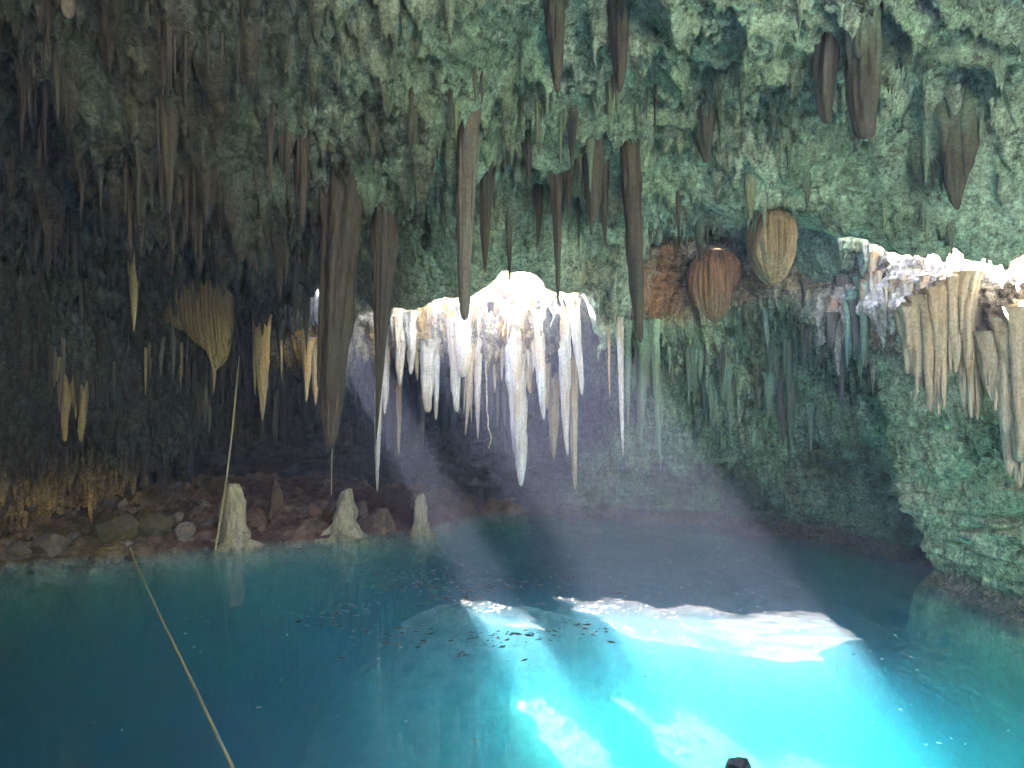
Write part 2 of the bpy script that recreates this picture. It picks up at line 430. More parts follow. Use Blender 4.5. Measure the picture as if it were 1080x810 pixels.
# ------------------------------------------------------------------ cave wall, one sweep from the left bank to the right
def build_wall():
    path = np.array([(-3, -8), (-9, -7), (-13, -2), (-14, 5), (-14.2, 13), (-13.8, 17), (-11.5, 20), (-8.5, 21.2), (-5.0, 21.4), (-1, 20.9), (2.0, 20.25), (5.0, 19.3),
                     (6.8, 18.0), (8.2, 16.4), (9.0, 14.6), (9.3, 12.4), (9.6, 10), (9.8, 7), (10.2, 2), (9.8, -4), (5, -8), (-2.6, -8.3)])
    def catmull(pts, m):
        pts = np.vstack([2 * pts[0] - pts[1], pts, 2 * pts[-1] - pts[-2]]); out = []
        for a in range(1, len(pts) - 2):
            t = np.linspace(0, 1, m, endpoint=False)[:, None]
            p0, p1, p2, p3 = pts[a - 1], pts[a], pts[a + 1], pts[a + 2]
            out.append(0.5 * (2 * p1 + (p2 - p0) * t + (2 * p0 - 5 * p1 + 4 * p2 - p3) * t ** 2 + (3 * p1 - p0 - 3 * p2 + p3) * t ** 3))
        return np.vstack(out + [pts[-2:-1]])
    dense = catmull(path, 60)
    L = np.concatenate([[0], np.cumsum(np.linalg.norm(np.diff(dense, axis=0), axis=1))])
    keyL = L[::60]
    ds = 0.028
    ly = np.interp(np.arange(0, L[-1], ds), L, dense[:, 1]); sa = np.arange(0, L[-1], ds)
    S = sa[(ly > 5) | (np.arange(len(sa)) % 8 == 0)]
    cx = np.interp(S, L, dense[:, 0]); cy = np.interp(S, L, dense[:, 1])
    tx, ty = np.gradient(cx), np.gradient(cy)
    for _ in range(40):
        tx[1:-1] = (tx[:-2] + tx[1:-1] + tx[2:]) / 3; ty[1:-1] = (ty[:-2] + ty[1:-1] + ty[2:]) / 3
    ln = np.hypot(tx, ty); nx, ny = ty / ln, -tx / ln       # inward (path runs clockwise seen from above)
    A = [(0.6, -7), (0.1, -1.0), (0.0, -0.15), (-0.15, 0.2), (0.0, 1.2), (0.1, 2.4), (0.7, 3.3), (2.6, 3.9), (4.4, 4.2), (5.4, 4.6), (5.7, 5.2), (5.5, 5.75), (4.9, 6.15), (3.8, 7.0), (0.5, 9.6), (-6.0, 13.0)]
    B = [(0.6, -7), (0.1, -1.0), (0.0, -0.15), (-0.2, 0.2), (0.15, 0.9), (0.35, 1.8), (0.5, 2.8), (0.75, 3.8), (1.1, 4.6), (1.7, 5.2), (2.2, 5.7), (2.3, 6.1), (2.1, 6.7), (1.9, 7.6), (1.2, 8.8), (-7.0, 12.0)]
    B2 = [(0.6, -7), (0.1, -1.0), (0.0, -0.15), (-0.2, 0.2), (0.1, 0.9), (0.4, 1.8), (0.7, 2.8), (1.2, 3.8), (2.2, 4.7), (3.2, 5.2), (3.4, 5.6), (3.0, 6.0), (2.75, 6.8), (2.6, 7.6), (1.9, 8.2), (-6.0, 12.0)]
    Cc = [(0.6, -7), (0.1, -1.0), (0.0, -0.15), (-0.2, 0.2), (0.15, 0.9), (0.4, 1.8), (0.65, 2.8), (1.0, 3.7), (1.5, 4.4), (2.1, 4.95), (2.4, 5.4), (2.2, 5.8), (1.75, 6.4), (1.45, 7.3), (0.9, 8.4), (-9.0, 12.0)]
    D = [(0.6, -7), (0.1, -1.0), (0.0, -0.15), (0.0, 0.2), (0.0, 0.7), (0.1, 1.5), (0.1, 2.4), (0.2, 3.2), (0.3, 4.0), (0.4, 4.8), (0.5, 5.6), (0.6, 6.4), (0.6, 7.2), (0.5, 8), (0.2, 9), (0, 12)]
    types = [D, D, D, D, D, D, A, A, A, A, A, B2, B, B, Cc, Cc, Cc, D, D, D, D, D]
    prof = np.array(types, float)                                   # key, knot, (o, z)
    nk = prof.shape[1]
    kn = np.zeros((len(S), nk, 2))
    for q in range(nk):
        for c in range(2): kn[:, q, c] = np.interp(S, keyL, prof[:, q, c])
    # fine profile with equal steps along the average profile
    mean = prof[9]
    pl = np.concatenate([[0], np.cumsum(np.linalg.norm(np.diff(mean, axis=0), axis=1))])
    W = np.concatenate([np.arange(0, pl[2], 0.15), np.arange(pl[2], pl[13], 0.029), np.arange(pl[13], pl[-1], 0.09)])
    idx = np.interp(W, pl, np.arange(nk)); i0 = np.minimum(idx.astype(int), nk - 2); fr = idx - i0
    def ev(c):
        # smooth interpolation between knots
        p0 = kn[:, np.maximum(i0 - 1, 0), c]; p1 = kn[:, i0, c]; p2 = kn[:, i0 + 1, c]; p3 = kn[:, np.minimum(i0 + 2, nk - 1), c]; t = fr[None]
        return 0.5 * (2 * p1 + (p2 - p0) * t + (2 * p0 - 5 * p1 + 4 * p2 - p3) * t ** 2 + (3 * p1 - p0 - 3 * p2 + p3) * t ** 3)
    o, z = ev(0), ev(1)
    s = S[:, None] + 0 * o
    # lobes and bays along the wall
    o = o + 0.55 * fbm(s * 0.22, z * 0.25, o=3, s=401) * sm(-0.5, 1.0, z) + 0.3 * fbm(s * 0.6, z * 0.6, o=3, s=411)
    sC = np.interp(13.9, cy[::-1][:len(cy) // 3][::1], S[::-1][:len(cy) // 3]) if False else S[np.argmin(np.abs(cy - 14.0) + (cx < 5) * 99)]
    o = o + 0.75 * sm(sC - 0.12, sC + 0.25, s + 0.25 * fbm(z * 1.2, s * 0.5, o=3, s=421)) * sm(5.2, 3.2, z) * sm(sC + 7, sC + 2, s)
    x = cx[:, None] + nx[:, None] * o; y = cy[:, None] + ny[:, None] * o
    dx = np.stack([np.gradient(x, axis=0), np.gradient(y, axis=0), np.gradient(z, axis=0)], -1)
    dz = np.stack([np.gradient(x, axis=1), np.gradient(y, axis=1), np.gradient(z, axis=1)], -1)
    nn = np.cross(dz, dx); nn /= np.linalg.norm(nn, axis=-1, keepdims=True) + 1e-9
    flip = np.sign(np.sum(nn[:, len(W) // 3] * np.stack([nx, ny, 0 * nx], -1), -1).mean()); nn *= flip
    # relief: beds low down, hanging flutes higher up
    bed = fbm(s * 0.55 + 9, z * 5.0 + 0.8 * fbm(s * 0.5, z * 0.5, o=2, s=431), o=4, s=432)
    blk = ridged(s * 1.0, z * 1.3, o=5, s=441)
    fl = ridged(s * 3.0 + 0.5 * fbm(s, z, o=2, s=451), z * 0.35, o=4, s=452)
    fl2 = ridged(s * 8.0 + 0.5 * fbm(s, z, o=2, s=453), z * 0.6, o=3, s=454)
    pit = fbm(s * 5, z * 5, o=4, s=461)
    up = sm(1.6, 3.2, z + 0.9 * fbm(s * 0.8, z * 0.2, o=3, s=471)) * sm(6.3, 5.6, z)
    dsp = 0.16 * bed * (1 - 0.75 * up) + 0.30 * (0.62 - blk) * (1 - 0.5 * up) + up * (0.42 * (fl - 0.62) + 0.20 * (fl2 - 0.6)) + 0.09 * pit
    crack = np.exp(-((fbm(s * 0.25, z * 0.9, o=3, s=481) * 3 + z * 0.9) % 1.0 - 0.5) ** 2 / 0.0016)
    dsp = dsp - 0.13 * crack * (1 - up)
    dsp = dsp * sm(-0.3, 0.3, z + 0.0)
    # a few deep pockets and a slot
    def hole(px, py, d, rs, rz, dep, tilt=0.0):
        p = P(px, py, d); k = np.argmin((cx - p[0]) ** 2 + (cy - p[1]) ** 2 + (cy < 0) * 99)
        q = s - S[k]; h = z - p[2] - tilt * q
        return dep * np.exp(-((q / rs) ** 4 + (h / rz) ** 4))
    dsp = dsp - hole(930, 408, 15.2, 0.65, 0.10, 0.9, -0.12) - hole(952, 545, 15.5, 0.35, 0.4, 0.7) - hole(905, 500, 16, 0.9, 0.22, 0.45) - hole(110, 520, 20, 0.3, 0.42, 1.0)
    x = x + nn[..., 0] * dsp; y = y + nn[..., 1] * dsp; z2 = z + nn[..., 2] * dsp
    # fringe of small drips under the lips
    under = np.clip(-nn[..., 2], 0, 1)
    ug = sm(0.25, 0.7, under)
    fr_ = spikes(s + 0.05 * pit, o * 1.0, 0.15, 0.3, 0.08, 1.0, 491, 0.8) + spikes(s, o, 0.45, 0.9, 0.12, 1.0, 495, 0.5)
    z2 = z2 - ug * fr_ * (z > 2.5)
    # colour zones
    n1 = fbm(s * 0.9, z * 0.9, o=5, s=501); n2 = fbm(s * 2.2, z * 0.7, o=4, s=511)
    green = np.array([0.21, 0.34, 0.21]); lgreen = np.array([0.36, 0.47, 0.31]); dk = np.array([0.08, 0.09, 0.055]); stone = np.array([0.30, 0.27, 0.24]); brown = np.array([0.16, 0.11, 0.075])
    c = green + (lgreen - green) * sm(-0.1, 0.4, n1)[..., None]
    c = c + (np.array([0.20, 0.20, 0.12]) - c) * (0.65 * sm(0.0, 0.4, n2))[..., None]
    c = c + (dk - c) * (0.6 * sm(0.05, 0.45, -n1) + 0.3 * sm(2.6, 0.8, z) * sm(sC + 1, sC - 1, s))[..., None]
    nearr = sm(sC - 0.2, sC + 0.4, s)
    c = c + (np.array([0.60, 0.62, 0.38]) - c) * (0.85 * nearr * sm(-0.45, 0.1, n1 + 0.3 * n2))[..., None]
    # far wall: grey violet stone, no algae, alcove shade painted in as a darker tone
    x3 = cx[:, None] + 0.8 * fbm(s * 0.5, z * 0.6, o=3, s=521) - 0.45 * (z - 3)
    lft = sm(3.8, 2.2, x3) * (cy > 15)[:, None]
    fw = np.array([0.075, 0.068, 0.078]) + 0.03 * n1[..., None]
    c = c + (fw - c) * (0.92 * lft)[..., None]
    lw = sm(-4.5, -7.5, cx)[:, None] * sm(6.5, 4.5, z)  # left wall darkened in colour to stand for the shade there
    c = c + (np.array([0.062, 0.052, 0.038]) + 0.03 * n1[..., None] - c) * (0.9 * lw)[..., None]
    och_glow = sm(-9.5, -11.5, cx)[:, None] * gs(z, 1.1, 1.0)  # warm glow at the far left, painted into the wall as ochre
    c = c + (np.array([0.62, 0.40, 0.13]) - c) * (0.9 * och_glow * sm(-0.3, 0.1, n1))[..., None]
    # pale lip by the opening, orange alcove and right ledge
    lip = sm(4.35, 4.9, z + 0.25 * n2) * sm(-6.5, -5.0, cx)[:, None] * sm(2.4, 1.6, cx)[:, None]
    lc = np.array([0.45, 0.39, 0.30]) + (np.array([0.38, 0.26, 0.11]) - np.array([0.45, 0.39, 0.30])) * sm(0.0, 0.35, n2)[..., None]
    c = c + (lc - c) * lip[..., None]
    orr = gs(cx, 5.0, 1.3)[:, None] * sm(5.4, 5.8, z + 0.2 * n1)
    oc = np.array([0.42, 0.22, 0.10]) + (np.array([0.46, 0.38, 0.28]) - np.array([0.42, 0.22, 0.10])) * sm(-0.1, 0.3, n2)[..., None]
    c = c + (oc - c) * (0.95 * orr)[..., None]
    led = sm(4.3, 5.0, z + 0.4 * n1) * sm(sC - 2.5, sC + 0.2, s)
    lc2 = np.array([0.55, 0.46, 0.38]) + (np.array([0.45, 0.22, 0.11]) - np.array([0.55, 0.46, 0.38])) * sm(0.12, 0.3, n1)[..., None]
    c = c + (lc2 - c) * (0.9 * led)[..., None]
    rim = sm(5.7, 6.1, z) * sm(5.5, 6.5, cx)[:, None]
    c = c + (np.array([0.40, 0.34, 0.25]) - c) * (0.85 * rim)[..., None]
    foot = sm(0.42, 0.2, z + 0.1 * n2) * (z > -0.3)
    c = c + (np.array([0.12, 0.09, 0.07]) - c) * (0.75 * foot * (1 - lft))[..., None]
    outside = (sm(11.8, 12.6, idx)[None] + 0 * z) * sm(-13, -12, cx)[:, None] * (1 - orr)
    c = c + (np.array([0.50, 0.48, 0.38]) - c) * outside[..., None]
    c = c + (np.array([0.07, 0.10, 0.03]) - c) * (sm(7.2, 7.9, z + 0.5 * n2) * sm(12.5, 13.2, idx)[None])[..., None]
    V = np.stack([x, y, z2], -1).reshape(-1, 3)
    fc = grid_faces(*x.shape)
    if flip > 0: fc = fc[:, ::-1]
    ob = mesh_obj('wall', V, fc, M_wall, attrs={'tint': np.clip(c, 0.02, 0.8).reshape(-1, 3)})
    tag(ob, kind='structure')
    return V.reshape(*x.shape, 3)


WALLV = build_wall()


# ------------------------------------------------------------------ lake bed and left bank, one sheet
def shore_y(x):
    return np.interp(x, [-14, -11.4, -9.5, -8.2, -6.9, -5.9, -5.0, -3.6, -2.3, -1.0, 12], [13.9, 14.7, 15.2, 15.8, 16.2, 16.7, 17.0, 17.7, 18.4, 20.5, 24])


GX = np.arange(-15, 11.5, 0.035, dtype=np.float32)
GY = np.concatenate([np.arange(-9.0, 5.0, 0.25), np.arange(5.0, 22.5, 0.035)]).astype(np.float32)


def build_ground():
    x, y = np.meshgrid(GX, GY, indexing='ij')
    n1 = fbm(x * 0.5, y * 0.5, o=4, s=601); n2 = fbm(x * 1.6, y * 1.6, o=5, s=611); n3 = fbm(x * 6, y * 6, o=4, s=621)
    d = y - shore_y(x) + 0.25 * n2                                      # >0 on the bank
    bank = 0.42 * np.clip(d, -0.5, 0.6) + 0.16 * np.clip(d - 0.6, 0, 9) + sm(-0.3, 0.5, d) * (0.16 * n2 + 0.06 * n3)
    rub = 0.62 - ridged(x * 2.4, y * 2.4, o=4, s=631)
    bank = bank + sm(0.0, 0.8, d) * 0.38 * np.clip(rub + 0.12, 0, 1)
    # bed: rubble cone below the opening, shelf to the right, deep elsewhere
    deep = -5.6 + 0.4 * n1
    nb = 1.5 * fbm(x * 0.45, y * 0.45, o=5, s=605)
    mound = -0.65 - 0.36 * np.clip(13.6 - y, 0, 20) - 0.10 * np.clip(x + 0.5, 0, 20) - 0.10 * np.clip(-1.5 - x, 0, 20) + 0.16 * n1 + 0.08 * n2
    inm = sm(-7.0, -1.6, x + nb + 0.1 * (y - 12)) * sm(17.6, 13.4, y + nb + 0.10 * np.abs(x + 1.2) ** 1.5) * sm(8.8, 5.6, x + nb)
    edge = -0.6 - 1.3 * np.clip(-d - 0.2, 0, 20)
    bed = deep + (mound - deep) * inm
    bed = np.where(d < 0, np.maximum(bed, np.minimum(edge, -0.02)), bed)
    under = sm(0.15, -0.45, d)
    z = bank * (1 - under) + np.minimum(bed + 0.03 * n3, bank + 0.05) * under
    bounce_landing = sm(3.6, 1.8, y + 0.5 * n2)                                    # added pale landing behind the eye, bounces sun up to the roof
    z = z + (np.maximum(z, 1.1 + 0.15 * n2 + 0.03 * n3) - z) * bounce_landing
    c0 = np.array([0.47, 0.47, 0.40]) + 0.06 * n2[..., None]            # pale silt
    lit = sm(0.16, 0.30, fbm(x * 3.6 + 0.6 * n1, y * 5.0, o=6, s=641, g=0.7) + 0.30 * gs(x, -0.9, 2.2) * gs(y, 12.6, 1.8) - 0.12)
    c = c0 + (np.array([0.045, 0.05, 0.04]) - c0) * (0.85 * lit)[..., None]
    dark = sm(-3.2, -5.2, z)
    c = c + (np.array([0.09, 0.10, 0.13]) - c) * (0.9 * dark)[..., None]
    red = np.array([0.15, 0.075, 0.045]) + (np.array([0.22, 0.15, 0.10]) - np.array([0.15, 0.075, 0.045])) * sm(0.0, 0.4, n2)[..., None]
    red = red + (np.array([0.22, 0.17, 0.075]) - red) * (0.8 * sm(-7.5, -9.5, x))[..., None]
    red = red * (0.75 + 0.5 * sm(-0.1, 0.3, rub))[..., None]
    c = c + (red - c) * sm(-0.12, 0.06, z)[..., None] * (d > -0.6)[..., None]
    c = c + (np.array([0.54, 0.57, 0.53]) + 0.06 * n2[..., None] - c) * bounce_landing[..., None]
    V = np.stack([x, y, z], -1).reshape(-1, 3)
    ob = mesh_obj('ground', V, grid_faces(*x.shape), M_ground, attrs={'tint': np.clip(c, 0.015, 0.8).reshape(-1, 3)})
    tag(ob, kind='structure')
    return z


ZG = build_ground()


def zg_at(x, y):
    i = int(np.clip((x - GX[0]) / 0.035, 0, len(GX) - 1)); j = int(np.clip(np.searchsorted(GY, y), 0, len(GY) - 1))
    return float(ZG[i, j])


# ------------------------------------------------------------------ water
def build_water():
    m, nt = new_mat('lake_water')
    w = coords(nt, (1, 1, 1))
    h = math_(nt, 'ADD', noise(nt, w, 1.1, 3, 0.5), math_(nt, 'MULTIPLY', noise(nt, w, 6, 3, 0.5), 0.12))
    bn = N(nt, 'ShaderNodeBump'); bn.inputs['Strength'].default_value = 0.035; bn.inputs['Distance'].default_value = 0.05
    nt.links.new(h, bn.inputs['Height'])
    fres = N(nt, 'ShaderNodeFresnel'); fres.inputs['IOR'].default_value = 1.33
    back = N(nt, 'ShaderNodeNewGeometry').outputs['Backfacing']     # rays do not bend here, so no total reflection from below
    nt.links.new(math_(nt, 'SUBTRACT', 1.33, math_(nt, 'MULTIPLY', back, 1.33 - 1 / 1.33)), fres.inputs['IOR'])
    nt.links.new(bn.outputs['Normal'], fres.inputs['Normal'])
    gl = N(nt, 'ShaderNodeBsdfGlossy'); gl.inputs['Roughness'].default_value = 0.008
    nt.links.new(bn.outputs['Normal'], gl.inputs['Normal'])
    tr = N(nt, 'ShaderNodeBsdfTransparent')
    mx = N(nt, 'ShaderNodeMixShader')
    nt.links.new(fres.outputs['Fac'], mx.inputs['Fac']); nt.links.new(tr.outputs[0], mx.inputs[1]); nt.links.new(gl.outputs[0], mx.inputs[2])
    # thin film of pollen and dust drifting on the surface
    film = N(nt, 'ShaderNodeBsdfDiffuse'); film.inputs['Color'].default_value = (0.62, 0.58, 0.60, 1)
    f1 = noise(nt, coords(nt, (1, 1, 1)), 0.45, 6, 0.6, 0.8); f2 = noise(nt, coords(nt, (0.6, 1.6, 1)), 2.2, 8, 0.65, 1.0)
    ff = math_(nt, 'MULTIPLY', ramp(nt, f1, [(0.36, (0, 0, 0)), (0.56, (1, 1, 1))]), ramp(nt, f2, [(0.36, (0.25, 0.25, 0.25)), (0.62, (1, 1, 1))]))
    ff = math_(nt, 'ADD', math_(nt, 'MULTIPLY', ff, 0.024), 0.002)
    mx2 = N(nt, 'ShaderNodeMixShader')
    nt.links.new(ff, mx2.inputs['Fac']); nt.links.new(mx.outputs[0], mx2.inputs[1]); nt.links.new(film.outputs[0], mx2.inputs[2])
    ab = N(nt, 'ShaderNodeVolumeAbsorption'); ab.inputs['Color'].default_value = (0.32, 0.886, 0.918, 1); ab.inputs['Density'].default_value = 0.62
    scv = N(nt, 'ShaderNodeVolumeScatter'); scv.inputs['Color'].default_value = (0.36, 0.74, 1.0, 1); scv.inputs['Density'].default_value = 0.46; scv.inputs['Anisotropy'].default_value = 0.84
    add = N(nt, 'ShaderNodeAddShader'); nt.links.new(ab.outputs[0], add.inputs[0]); nt.links.new(scv.outputs[0], add.inputs[1])
    out = N(nt, 'ShaderNodeOutputMaterial'); nt.links.new(mx2.outputs[0], out.inputs['Surface']); nt.links.new(add.outputs[0], out.inputs['Volume'])
    x0, x1, y0, y1, zb = -14.9, 11.4, -8.9, 22.4, -7.6
    v = [(x0, y0, zb), (x1, y0, zb), (x1, y1, zb), (x0, y1, zb), (x0, y0, 0), (x1, y0, 0), (x1, y1, 0), (x0, y1, 0)]
    f = [(0, 3, 2, 1), (4, 5, 6, 7), (0, 1, 5, 4), (1, 2, 6, 5), (2, 3, 7, 6), (3, 0, 4, 7)]
    tag(mesh_obj('water', v, f, m, smooth=False), kind='structure')




# ------------------------------------------------------------------ dripstone
def lathe(L, r0, seed, p=0.8, flute=0.20, seg=36, rings=None, flare=0.5, lean=(0, 0), flat=1.0, ang=0.0, tipr=0.004, wob=0.09):
    """one hanging spike, top at z=0, tip at z=-L, with flutes running down it"""
    rings = rings or int(np.clip(L / 0.022, 26, 120))
    t = np.linspace(0, 1, rings)[None, :]; a = np.linspace(0, 2 * math.pi, seg, endpoint=False)[:, None]
    root = 1 + 0.6 * vn(np.cos(a) * 1.3 + seed, np.sin(a) * 1.3 + 0 * t, 0.0, seed + 21)
    r = r0 * (1 - t) ** p * (1 + flare * np.exp(-t * 11) * root) + tipr * (1 - t * 0.5)
    zz = -L * t
    ca, sa = np.cos(a), np.sin(a)
    sc = 1.0
    n = vn(ca * 1.6 + seed * 3.1 + 0 * t, sa * 1.6 + 0 * t, zz * 0.9 + 0 * a, seed) + 0.6 * vn(ca * 3.6 + seed + 0 * t, sa * 3.6 + 0 * t, zz * 1.4 + 0 * a, seed + 3)
    lump = vn(ca * 0.7 + 0 * t + seed, sa * 0.7 + 0 * t, zz * 5.0 / max(0.35, min(1, r0 * 8)) + 0 * a, seed + 9)
    fine = vn(ca * 6 + 0 * t + seed, sa * 6 + 0 * t, zz * 9 + 0 * a, seed + 12)
    rib = 1 - np.abs(vn(ca * 2.6 + seed * 1.7 + 0 * t, sa * 2.6 + 0.25 * zz, zz * 0.45 + 0 * a, seed + 15)) * 2
    rib = rib + 0.6 * (1 - np.abs(vn(ca * 5.5 + seed * 0.7 + 0 * t, sa * 5.5 + 0.3 * zz, zz * 0.8 + 0 * a, seed + 16)) * 2)
    ring = vn(zz * 7 + seed, 0.0 * zz + 0.5, s=seed + 18) * (0.5 + 0.5 * vn(zz * 1.5, 0.0 * zz + 3.5, s=seed + 19))
    rr = r * np.clip(1 + 1.25 * flute * n + 0.6 * flute * rib + 0.15 * lump + 0.08 * ring + 0.07 * fine, 0.25, 2.0)
    wx = wob * r0 * 4 * vn(zz * 1.3 / max(L, .3) * 2 + seed, 0.0 * zz + 0.5, s=seed + 5) * t
    wy = wob * r0 * 4 * vn(zz * 1.3 / max(L, .3) * 2 + seed, 0.0 * zz + 7.5, s=seed + 6) * t
    x = rr * ca; y = rr * sa * flat
    c, s_ = math.cos(ang), math.sin(ang)
    X = x * c - y * s_ + lean[0] * t + wx; Y = x * s_ + y * c + lean[1] * t + wy
    V = np.stack([X, Y, zz + 0 * a], -1)
    f = grid_faces(seg, rings, wrap=True)[:, ::-1]
    V = V.reshape(-1, 3)
    n0 = len(V)
    V = np.vstack([V, [[0, 0, 0.0], [lean[0] + float(wx[0, -1]), lean[1] + float(wy[0, -1]), -L - tipr]]])
    i = np.arange(seg); j = (i + 1) % seg
    capt = np.stack([np.full(seg, n0), i * rings, j * rings, j * rings], -1)
    capb = np.stack([np.full(seg, n0 + 1), j * rings + rings - 1, i * rings + rings - 1, i * rings + rings - 1], -1)
    return V, np.vstack([f, fix(capt), fix(capb)])


def fix(q):
    return q   # triangles kept as degenerate quads, cleaned afterwards


def make_dripstone(L, r0, seed, subs=2, **k):
    parts = [lathe(L, r0, seed, **k)]
    r_ = random.Random(seed)
    ln = k.get('lean', (0, 0))
    for q in range(subs):
        a = r_.uniform(0, 6.28); rr = r0 * r_.uniform(0.22, 0.5); l2 = L * r_.uniform(0.25, 0.85)
        v, f = lathe(l2, rr, seed * 7 + q + 1, p=k.get('p', 0.8), seg=20, flare=0.2, lean=(ln[0] * l2 / L, ln[1] * l2 / L))
        off = r0 * r_.uniform(0.5, 0.75)
        v = v + np.array([math.cos(a) * off, math.sin(a) * off * k.get('flat', 1.0), 0.0])
        parts.append((v, f))
    return join(parts)


def tri_clean(o):
    """degenerate cap quads become triangles"""
    o.data.validate(verbose=False)
    return o


SEED = [100]
bpy.context.view_layer.update()
DG = bpy.context.evaluated_depsgraph_get()


def hang(px, pt, qx, qt, w, mat, label, group=None, depth=None, subs=2, name='stalactite', embed=0.25, **k):
    """stalactite seen from (px,pt) at its root to (qx,qt) at its tip, w pixels wide at the top"""
    SEED[0] += 1
    hd = root_depth(px, pt, depth or 14.9)
    depth = hd if depth is None or abs(hd - depth) < 1.3 else depth
    top = P(px, pt, depth); tip = P(qx, qt, depth)
    up = embed
    ok, loc, *_ = scene.ray_cast(DG, Vector(top) + Vector((0, 0, 0.02)), Vector((0, 0, 1)))
    if ok and loc.z - top[2] < 2.2: up = max(embed, loc.z - top[2] + 0.12)
    L = top[2] - tip[2] + up
    lean = (tip[0] - top[0], 0.0)
    v, f = make_dripstone(L, w / 2 / F * depth, SEED[0], subs=subs, lean=lean, **k)
    o = tri_clean(mesh_obj(name, v, f, mat))
    o.location = (top[0], top[1], top[2] + up)
    tag(o, label, 'stalactite', group)
    return o


# big dark ones that hang from the near roof
hang(368, 222, 348, 476, 42, M_dark, 'thickest dark brown stalactite with blunt pointed tip, left of the bright opening', p=0.42, flare=0.15, subs=9, flute=0.26, seg=72)
hang(410, 222, 400, 470, 34, M_dark, 'ragged dark stalactite beside the thickest one, narrowing to a thin spike', p=0.95, subs=9, flare=0.2, flute=0.26, seg=64)
hang(494, 135, 490, 338, 21, M_grey, 'long straight grey stalactite ending in front of the bright opening', p=0.32, subs=3, flute=0.24, seg=56, embed=0.55, flare=0.8)
hang(513, 185, 512, 288, 20, M_mossroot, 'medium dark stalactite right beside the long straight grey one', p=0.6, embed=0.55, flare=0.8)
hang(537, 240, 538, 302, 8, M_mossroot, 'thin short dark spike above the right end of the bright opening', p=0.7, subs=0, embed=0.55, flare=0.8)
hang(581, -6, 585, 98, 26, M_mossroot, 'fat brown stalactite reaching down from the top edge, left of its twin', p=0.5, subs=2, embed=0.55, flare=0.8)
hang(650, -6, 655, 98, 28, M_mossroot, 'rough brown stalactite at the top edge with a side column joined to it', p=0.45, subs=7, embed=0.55, flare=0.8)
hang(657, 165, 674, 362, 24, M_mossroot, 'long leaning dark stalactite hanging alone in front of the green wall', p=0.45, subs=1, embed=0.55, flare=0.8)
hang(583, 190, 588, 322, 15, M_mossroot, 'long thin dark stalactite in the cluster between the two longest ones', p=0.6, subs=2, embed=0.55, flare=0.8)
hang(609, 210, 611, 270, 6, M_mossroot, 'needle thin dark stalactite in the middle cluster', p=0.7, subs=0, embed=0.55, flare=0.8)
hang(637, 178, 638, 260, 13, M_mossroot, 'slim dark stalactite on the right of the middle cluster', p=0.55, subs=1, embed=0.55, flare=0.8)
hang(626, 165, 627, 236, 26, M_mossroot, 'broad grey fluted stalactite in the middle cluster', p=0.4, subs=3, embed=0.55, flare=0.8)
hang(568, 195, 567, 262, 14, M_mossroot, 'short brown stalactite left of the thin one in the middle cluster', p=0.6, subs=2, embed=0.55, flare=0.8)
hang(600, 185, 599, 232, 12, M_mossroot, 'stubby brown stalactite in the centre of the middle cluster', p=0.6, subs=2, embed=0.55, flare=0.8)
hang(555, 160, 557, 190, 26, M_mossroot, 'wide short brown fringe of drips above the middle cluster', p=0.7, subs=4, embed=0.55, flare=0.8)
hang(908, 45, 910, 148, 34, M_mossroot, 'massive blunt brown stalactite on the right part of the roof', p=0.25, subs=6, seg=64, embed=0.55, flare=0.8)
hang(873, 58, 872, 131, 24, M_mossroot, 'shorter blunt brown stalactite joined beside the massive one', p=0.3, subs=5, embed=0.55, flare=0.8)
hang(1010, 120, 1014, 222, 52, M_mossroot, 'broad dark curtain of dripstone near the right edge of the roof', p=0.6, subs=8, flat=0.45, name='dripstone_curtain', embed=0.55, flare=0.8)
hang(1000, 240, 1005, 271, 12, M_mossroot, 'small dark stub hanging over the sunlit ledge', p=0.8, subs=1, embed=0.6, flare=0.8)
hang(176, 128, 178, 226, 28, M_dark, 'dark ragged stalactite on the left roof with two long tips', p=0.7, subs=4)
hang(321, 150, 318, 240, 17, M_dark, 'dark slim stalactite on the left roof, left of the thickest one', p=0.5, subs=2)
hang(850, 185, 851, 223, 13, M_mossroot, 'pair of dark drips on the right roof above the grey recess', p=0.8, subs=2, embed=0.55, flare=0.8)
hang(741, 135, 745, 172, 26, M_mossroot, 'wide grey lump of dripstone on the roof above the orange alcove', p=0.4, subs=3, embed=0.55, flare=0.8)
hang(790, 185, 791, 232, 22, M_green, 'mossy green dripstone hanging between the two ribbed bells', p=0.5, subs=3)

hang(72, 2, 73, 20, 17, M_palestone, 'pale rounded knob of stone at the top edge on the left', p=0.25, subs=1)

# pale row below the bright opening
LIP = 14.9
def lip(px, pt, qx, qt, w, mat, label, d=LIP, **k):
    return hang(px, pt, qx, qt, w, mat, label, 'stalactites below the bright opening', depth=d, embed=k.pop('embed', 0.3), **k)
lip(407, 372, 406, 437, 12, M_pale, 'pale stalactite at the left end of the bright lip', subs=1, p=0.55)
lip(401, 372, 398, 519, 9, M_pale, 'very long thin pale stalactite behind the ragged dark one', subs=0, p=0.5)
lip(427, 362, 421, 406, 15, M_pale, 'short white stalactite with two tips on the left of the lip', subs=2, p=0.5)
lip(433, 362, 434, 395, 12, M_pale, 'shortest white stalactite under the lip, left of the wide white one', subs=1, p=0.45)
lip(454, 372, 451, 435, 15, M_pale, 'wide white stalactite with ragged lower end under the lip', subs=2, p=0.28)
lip(460, 376, 460, 443, 10, M_pale, 'white spike joined to the wide white stalactite', subs=1, p=0.4)
lip(479, 350, 481, 435, 13, M_pale, 'lavender white stalactite hanging under the brightest part of the lip', subs=1, p=0.35)
